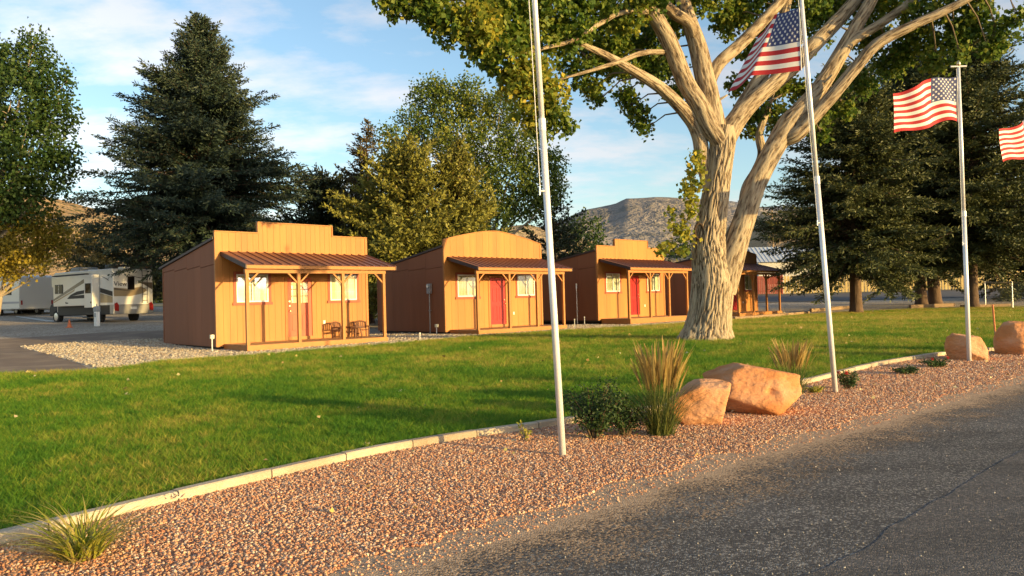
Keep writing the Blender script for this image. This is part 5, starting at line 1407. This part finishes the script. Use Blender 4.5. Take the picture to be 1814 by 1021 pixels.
# ---- the big cottonwood on the lawn
def barkmat():
    m, t, out = nodes('cottonwood_bark'); L = t.links
    g = t.nodes.new('ShaderNodeNewGeometry')
    at = t.nodes.new('ShaderNodeAttribute'); at.attribute_name = 'ridge'
    n = t.nodes.new('ShaderNodeTexNoise'); n.inputs['Scale'].default_value = 7; n.inputs['Detail'].default_value = 7; n.inputs['Roughness'].default_value = .7
    bu = t.nodes.new('ShaderNodeAttribute'); bu.attribute_name = 'bark'
    mpn = t.nodes.new('ShaderNodeMapping'); mpn.inputs['Scale'].default_value = (1.6, 1.6, .5); L.new(bu.outputs['Vector'], mpn.inputs[0]); L.new(mpn.outputs[0], n.inputs['Vector'])
    fn = t.nodes.new('ShaderNodeTexNoise'); fn.inputs['Scale'].default_value = 1; fn.inputs['Detail'].default_value = 4; fn.inputs['Roughness'].default_value = .6; fn.inputs['Distortion'].default_value = .5
    mp2 = t.nodes.new('ShaderNodeMapping'); mp2.inputs['Scale'].default_value = (13, 13, 2.6); L.new(bu.outputs['Vector'], mp2.inputs[0]); L.new(mp2.outputs[0], fn.inputs['Vector'])
    f1 = t.nodes.new('ShaderNodeMath'); f1.operation = 'SUBTRACT'; f1.inputs[1].default_value = .5; L.new(fn.outputs['Fac'], f1.inputs[0])
    f2 = t.nodes.new('ShaderNodeMath'); f2.operation = 'ABSOLUTE'; L.new(f1.outputs[0], f2.inputs[0])
    f3 = t.nodes.new('ShaderNodeMapRange'); f3.inputs[1].default_value = 0; f3.inputs[2].default_value = .10; L.new(f2.outputs[0], f3.inputs[0])
    mx = t.nodes.new('ShaderNodeMath'); mx.operation = 'MULTIPLY_ADD'; mx.inputs[1].default_value = .55; L.new(n.outputs['Fac'], mx.inputs[0])
    sc = t.nodes.new('ShaderNodeMath'); sc.operation = 'MULTIPLY'; sc.inputs[1].default_value = .55; L.new(at.outputs['Fac'], sc.inputs[0]); L.new(sc.outputs[0], mx.inputs[2])
    r = t.nodes.new('ShaderNodeValToRGB'); el = r.color_ramp.elements
    el[0].position = .22; el[0].color = (.055, .036, .024, 1); el[1].position = .75; el[1].color = (.43, .345, .235, 1); e = el.new(.48); e.color = (.27, .20, .13, 1)
    fm = t.nodes.new('ShaderNodeMath'); fm.operation = 'MULTIPLY_ADD'; fm.inputs[1].default_value = .20; fm.inputs[2].default_value = -.13; L.new(f3.outputs[0], fm.inputs[0])
    fa = t.nodes.new('ShaderNodeMath'); fa.operation = 'ADD'; L.new(mx.outputs[0], fa.inputs[0]); L.new(fm.outputs[0], fa.inputs[1]); L.new(fa.outputs[0], r.inputs[0])
    b = t.nodes.new('ShaderNodeBsdfPrincipled'); b.inputs['Roughness'].default_value = .92; b.inputs['Specular IOR Level'].default_value = .2; L.new(r.outputs[0], b.inputs['Base Color'])
    bp = t.nodes.new('ShaderNodeBump'); bp.inputs['Strength'].default_value = 1.0; bp.inputs['Distance'].default_value = .035; L.new(fa.outputs[0], bp.inputs['Height']); L.new(bp.outputs[0], b.inputs['Normal'])
    L.new(b.outputs[0], out.inputs[0]); return m
BARK = barkmat()
tb = G(1253, 606); TY = tb.y + .35
def bark_tube(name, pts, parent, origin, na=60, ds=.06, depth=.10, seed=0, flare=False):
    """pts = (px, py, Y offset, radius px); furrowed bark is modelled on the surface"""
    P3 = [P(x, y, TY + dy) - origin for x, y, dy, _ in pts]; R3 = [rp / F * (TY + dy) for _, _, dy, rp in pts]
    # Catmull-Rom resample
    S = []; RS = []
    for i in range(len(P3) - 1):
        p0, p1, p2, p3 = P3[max(i - 1, 0)], P3[i], P3[i + 1], P3[min(i + 2, len(P3) - 1)]
        n = max(2, int((p2 - p1).length / ds))
        for k in range(n):
            t = k / n; S.append(.5 * ((2 * p1) + (p2 - p0) * t + (2 * p0 - 5 * p1 + 4 * p2 - p3) * t * t + (3 * p1 - p0 - 3 * p2 + p3) * t ** 3)); RS.append(R3[i] + (R3[i + 1] - R3[i]) * t)
    S.append(P3[-1]); RS.append(R3[-1]); n = len(S); V = []; RG = []; BU = []; up = Vector((1, 0, 0)); acc = 0
    for i in range(n):
        d = (S[min(i + 1, n - 1)] - S[max(i - 1, 0)]).normalized(); b_ = d.cross(up).normalized(); a = b_.cross(d).normalized(); up = a
        if i: acc += (S[i] - S[i - 1]).length
        for k in range(na):
            th = 2 * math.pi * k / na; r0 = RS[i]; cx_, sx_ = math.cos(th), math.sin(th)
            f = max(3.0, 9 * r0 ** .35)
            w1 = mnoise.noise(Vector((cx_ * 1.3, sx_ * 1.3, acc * .9 + seed * 7)))
            v = mnoise.noise(Vector((cx_ * f * r0 * 2.6 + w1, sx_ * f * r0 * 2.6 + w1, acc * 1.15 + seed * 3)))
            v2 = mnoise.noise(Vector((cx_ * f * r0 * 6, sx_ * f * r0 * 6, acc * 3.0 + seed)))
            rid = 1 - min(1, abs(v) * 2.6 + abs(v2) * .5)          # 1 in the furrows
            big = mnoise.noise(Vector((cx_ * 1.2 + seed, sx_ * 1.2, acc * .55)))
            dep = depth * min(1, r0 / .5) * (1 if r0 > .06 else 0)
            r = r0 * (1 + .045 * big) - dep * rid ** 2 * .55 + dep * .15
            if flare and acc < 1.5:
                q = (1 - acc / 1.5); r += r0 * .26 * q * q * (.5 + .8 * max(0, math.sin(th * 5 + 1.3 + .8 * math.sin(th * 2))))
            V.append(tuple(S[i] + (a * cx_ + b_ * sx_) * r)); RG.append(1 - rid); BU.append((cx_ * max(r0, .12), sx_ * max(r0, .12), acc + seed * 5))
    Fc = [(i * na + k, i * na + (k + 1) % na, (i + 1) * na + (k + 1) % na, (i + 1) * na + k) for i in range(n - 1) for k in range(na)]
    o = np_mesh(name, V, Fc, BARK, parent, smooth=True)
    at = o.data.attributes.new('ridge', 'FLOAT', 'POINT'); at.data.foreach_set('value', np.array(RG, np.float32))
    at = o.data.attributes.new('bark', 'FLOAT_VECTOR', 'POINT'); at.data.foreach_set('vector', np.array(BU, np.float32).ravel())
    return o, S, RS
big = empty('cottonwood_tree', tb, 0, 'huge cottonwood with furrowed pale trunk and spreading limbs on the lawn', 'tree')
O = tb
bark_tube('trunk', [(1252, 613, 0, 44), (1253, 600, 0, 41), (1255, 580, 0, 37), (1258, 550, 0, 36), (1262, 505, 0, 36), (1259, 465, 0, 32), (1257, 430, 0, 29), (1261, 390, 0, 25), (1270, 330, 0, 22), (1277, 285, 0, 20.5), (1280, 255, 0, 22), (1282, 225, 0, 20)], big, O, 170, .04, .11, 1, True)
LIMBS = [
 [(1284, 520, -.05, 20), (1293, 470, -.1, 24), (1306, 425, -.1, 22), (1318, 390, -.1, 20), (1338, 330, 0, 18.5), (1368, 270, 0, 18.5), (1396, 222, 0, 20), (1424, 190, 0, 17), (1456, 150, .2, 15), (1499, 78, .4, 13.5), (1531, 23, .5, 12), (1570, -50, .7, 10), (1620, -160, 1, 7)],
 [(1385, 250, 0, 12), (1408, 240, -.2, 14), (1429, 221, -.3, 13), (1476, 168, -.5, 12), (1515, 121, -.7, 11), (1554, 78, -.9, 10.5), (1613, 47, -1.1, 9), (1672, 20, -1.3, 8), (1720, -5, -1.5, 7), (1800, -50, -1.8, 5)],
 [(1494, 92, .35, 9), (1511, 72, .3, 9.5), (1560, 42, .2, 8.5), (1613, 4, 0, 8), (1690, -60, 0, 5)],
 [(1284, 262, -.1, 15), (1258, 225, -.2, 18), (1238, 185, -.3, 17), (1214, 145, -.4, 16.5), (1183, 70, -.8, 15.5), (1147, 8, -1.1, 13.5), (1100, -70, -1.5, 10), (1040, -170, -2, 6)],
 [(1276, 262, 0, 16), (1269, 227, 0, 18), (1253, 157, .1, 18.5), (1237, 86, .2, 17), (1224, 47, .2, 15), (1208, -5, .3, 13), (1190, -100, .5, 9)],
 [(1231, 70, .1, 8), (1222, 42, -.1, 10), (1195, 24, -.3, 11), (1168, -2, -.5, 10), (1120, -70, -.8, 7)],
 [(1258, 150, .1, 9), (1273, 114, .2, 12), (1312, 78, .4, 11.5), (1350, 39, .6, 11), (1388, -5, .8, 10), (1440, -90, 1, 6)],
 [(1281, 262, .1, 17), (1296, 227, .1, 20), (1318, 196, .2, 17.5), (1350, 165, .3, 15), (1398, 125, .5, 14.5), (1448, 74, .7, 14), (1499, 20, 1, 12.5), (1530, -20, 1.1, 11), (1590, -110, 1.3, 7)],
 [(1290, 235, .3, 11), (1310, 195, .6, 12.5), (1339, 149, .8, 12), (1358, 120, .9, 11), (1380, 60, 1.2, 10), (1400, -20, 1.5, 8)],
 [(1262, 345, .1, 12), (1246, 290, .1, 14), (1238, 240, .0, 13.5), (1218, 204, -.2, 13), (1171, 157, -.7, 11), (1120, 125, -1.2, 9), (1081, 102, -1.6, 7), (1042, 84, -2, 5.5), (980, 60, -2.4, 3.5)],
 [(1192, 92, -.6, 4.5), (1140, 94, -1.1, 5), (1100, 108, -1.5, 4.3), (1061, 121, -1.9, 3.5), (991, 141, -2.3, 2)],
 [(1152, 20, -1.05, 5.5), (1140, 21, -1.3, 5.5), (1100, 23, -1.7, 5), (1061, 43, -2, 4.6), (1014, 72, -2.4, 4), (963, 86, -2.8, 3), (900, 105, -3, 1.6)],
 [(1325, 385, .6, 10), (1319, 360, .8, 10.5), (1323, 332, .9, 9.5), (1339, 303, 1, 8.5), (1350, 274, 1.1, 8.5), (1345, 240, 1.2, 7.5), (1352, 215, 1.2, 6.5), (1365, 180, 1.3, 4)],
 [(1080, 0, -2, 7), (1000, -20, -2.6, 6), (900, -10, -3.0, 4.5), (800, 0, -3.4, 3), (720, 5, -3.5, 1.6)],
 [(990, -20, -2.6, 3.5), (950, 60, -2.6, 3), (940, 130, -2.5, 2.2), (950, 190, -2.4, 1.4)],
]
LS = []
for i, l in enumerate(LIMBS):
    _, S_, R_ = bark_tube('limb', [(x, y, dy, r * .95) for x, y, dy, r in l], big, O, 48 if l[0][3] > 9 else 16, .055, .034, 10 + i); LS += list(zip(S_, R_))
LSA = np.array([s[:] for s, _ in LS])
# dead stubs on the limbs
rs = random.Random(4); stb = MB()
for k in range(16):
    i = rs.randrange(len(LS)); p_, r_ = LS[i]
    if r_ < .1: continue
    dv = Vector((rs.uniform(-1, 1), rs.uniform(-1, .1), rs.uniform(-.1, 1))).normalized(); ln = rs.uniform(.12, .35) + r_
    stb.tube([p_, p_ + dv * (r_ + .02), p_ + dv * ln], [.06, .045, .025], 8)
stb.build('dead_stubs', BARKP, big, smooth=True)
# a knot scar on the trunk
kp = P(1236, 412, TY - .02) - O
kn = MB(); kn.tube([kp + Vector((.17 + x, -.62 + .04 * abs(x), 0)) * 0 + Vector((-.03, -.30, 0)) + Vector((.13 * math.cos(a) , 0, .24 * math.sin(a))) for a in np.linspace(0, 6.2832, 21) for x in (0,)], .035, 8, cap=False); kn.build('knot_scar', BARK, big, smooth=True)
CL = [(690, 8, 26, 19), (725, 6, 30, 19), (768, 22, 33, 19), (800, 45, 32, 19), (845, 40, 42, 19), (852, 82, 30, 19.5), (895, 100, 42, 20), (900, 30, 48, 20), (908, 150, 30, 20), (940, 190, 34, 20), (935, 130, 40, 20), (975, 160, 32, 20), (985, 205, 24, 20), (1003, 222, 15, 20), (965, 232, 16, 20), (960, 60, 52, 21), (1010, 40, 48, 21), (1028, 110, 42, 21), (1048, 158, 20, 21), (1075, 60, 46, 21.5), (1090, 110, 36, 21.5), (1062, 178, 10, 21), (1110, 20, 42, 22), (1140, 70, 36, 22.5), (1150, 120, 28, 23), (1105, 168, 18, 21), (1135, 205, 20, 21), (1118, 188, 15, 21), (1145, 228, 11, 21), (1175, 115, 32, 24), (1190, 30, 36, 24), (1195, 165, 18, 24), (1228, 172, 11, 24),
 (1290, 30, 36, 25), (1320, 10, 38, 25), (1330, 90, 22, 25), (1305, 150, 18, 25), (1335, 200, 26, 24.5), (1372, 208, 26, 25), (1360, 60, 26, 25), (1330, 232, 13, 24.5), (1385, 150, 24, 25), (1400, 60, 24, 25.5),
 (1440, 25, 32, 24.5), (1450, 200, 26, 24.5), (1420, 165, 22, 25), (1470, 150, 26, 25), (1498, 190, 18, 24.5), (1455, 238, 14, 24.5), (1540, 60, 32, 24.5), (1580, 110, 30, 24.5), (1530, 150, 22, 25), (1620, 70, 36, 24), (1640, 20, 38, 23), (1660, 105, 24, 23), (1690, 60, 32, 23), (1730, 40, 32, 23), (1770, 70, 24, 22.5), (1752, 92, 16, 22.5), (1800, 30, 20, 22), (1560, 10, 38, 24.5), (1480, 5, 34, 25), (1702, 98, 15, 22.5),
 (870, -10, 50, 19.5), (950, -20, 50, 20), (1050, -20, 50, 21), (1150, -30, 50, 22), (1240, -20, 45, 24), (1380, -30, 45, 25), (1450, -40, 45, 25), (1600, -40, 50, 24), (1720, -20, 45, 22.5), (760, -25, 42, 19)]
EP = [(1230, 297, 17, -.55), (1240, 322, 13, -.5), (1214, 330, 11, -.5), (1226, 352, 13, -.5), (1222, 378, 13, -.45), (1200, 402, 14, -.4), (1182, 432, 12, -.4), (1212, 422, 14, -.5), (1190, 375, 7, -.4), (1170, 445, 7, -.4), (1240, 275, 9, -.5), (1205, 445, 9, -.5)]
tw = MB(); rng = np.random.default_rng(55); PP = []; DD = []; RR = []
def addcl(c, q, n, yl, lf=1.0):
    ns = max(3, int(n)); d = norm(rng.normal(size=(ns, 3))); cen = np.array(c) + d * (q * rng.uniform(.1, 1, ns) ** .5)[:, None]
    k = 9; pos = np.repeat(cen, k, 0) + rng.normal(size=(ns * k, 3)) * .085; PP.append(pos)
    DD.append(rng.normal(size=pos.shape) * .8 + np.array([0, 0, -.75])); RR.append(np.clip(rng.uniform(0, .5, len(pos)) + np.repeat(rng.uniform(-.05, .15, ns), k) + yl, 0, 1))
for x, y, rp, Y in CL:
    Y = TY + (Y - 23.2) + (2.6 if 1015 < x < 1200 and y > 55 else 0)
    c = P(x, y, Y) - O; q = rp / F * Y
    yl = .35 if (x, y) in [(940, 190), (935, 130), (908, 150), (895, 100), (845, 40), (800, 45), (975, 160)] and rng.uniform() < .8 else rng.uniform(-.05, .16)  # listed clumps tinted yellower, low sunlight put into their leaf colour
    addcl(c, q * 1.05, 260 * q * q, yl)
    dd = np.linalg.norm(LSA - np.array(c), axis=1) + np.maximum(0, LSA[:, 2] - c[2]) * .3; j = int(dd.argmin())
    if dd[j] < 5:
        a_ = Vector(LSA[j]); md = a_.lerp(c, .5) + Vector((0, 0, .12 * dd[j])); tw.tube([a_, md, c], [.035, .022, .010], 6, cap=False)
        for _ in range(7):
            e_ = Vector(norm(rng.normal(size=3)) * q * .95); s_ = md.lerp(c, rng.uniform(.3, 1)); tw.tube([s_, c + e_ * .5 + Vector((0, 0, .05)), c + e_], [.010, .007, .003], 4, cap=False)
for x, y, rp, dy in EP: addcl(P(x, y, TY + dy) - O, rp / F * TY, 120 * (rp / F * TY) ** 2 + 3, .38)
# the part of the crown above the picture
for k in range(26):
    a = rng.uniform(0, 6.28); rr = 6.5 * math.sqrt(rng.uniform()); addcl(np.array([rr * math.cos(a) + .5, rr * math.sin(a) * .8, rng.uniform(11, 17 - rr * .5)]), rng.uniform(1.0, 1.7), 40, 0)
PP = np.concatenate(PP); k = len(PP); V, Fc = leaves(PP, np.concatenate(DD),   .145 * rng.uniform(.7, 1.2, k), .135 * rng.uniform(.7, 1.2, k), .15, rng)
np_mesh('crown', V, Fc, COTT, big, np.concatenate(RR)); tot += k
tw.build('twigs', pmat('twig_brown', (.20, .15, .10), (.15, .11, .07), 8, .9), big)
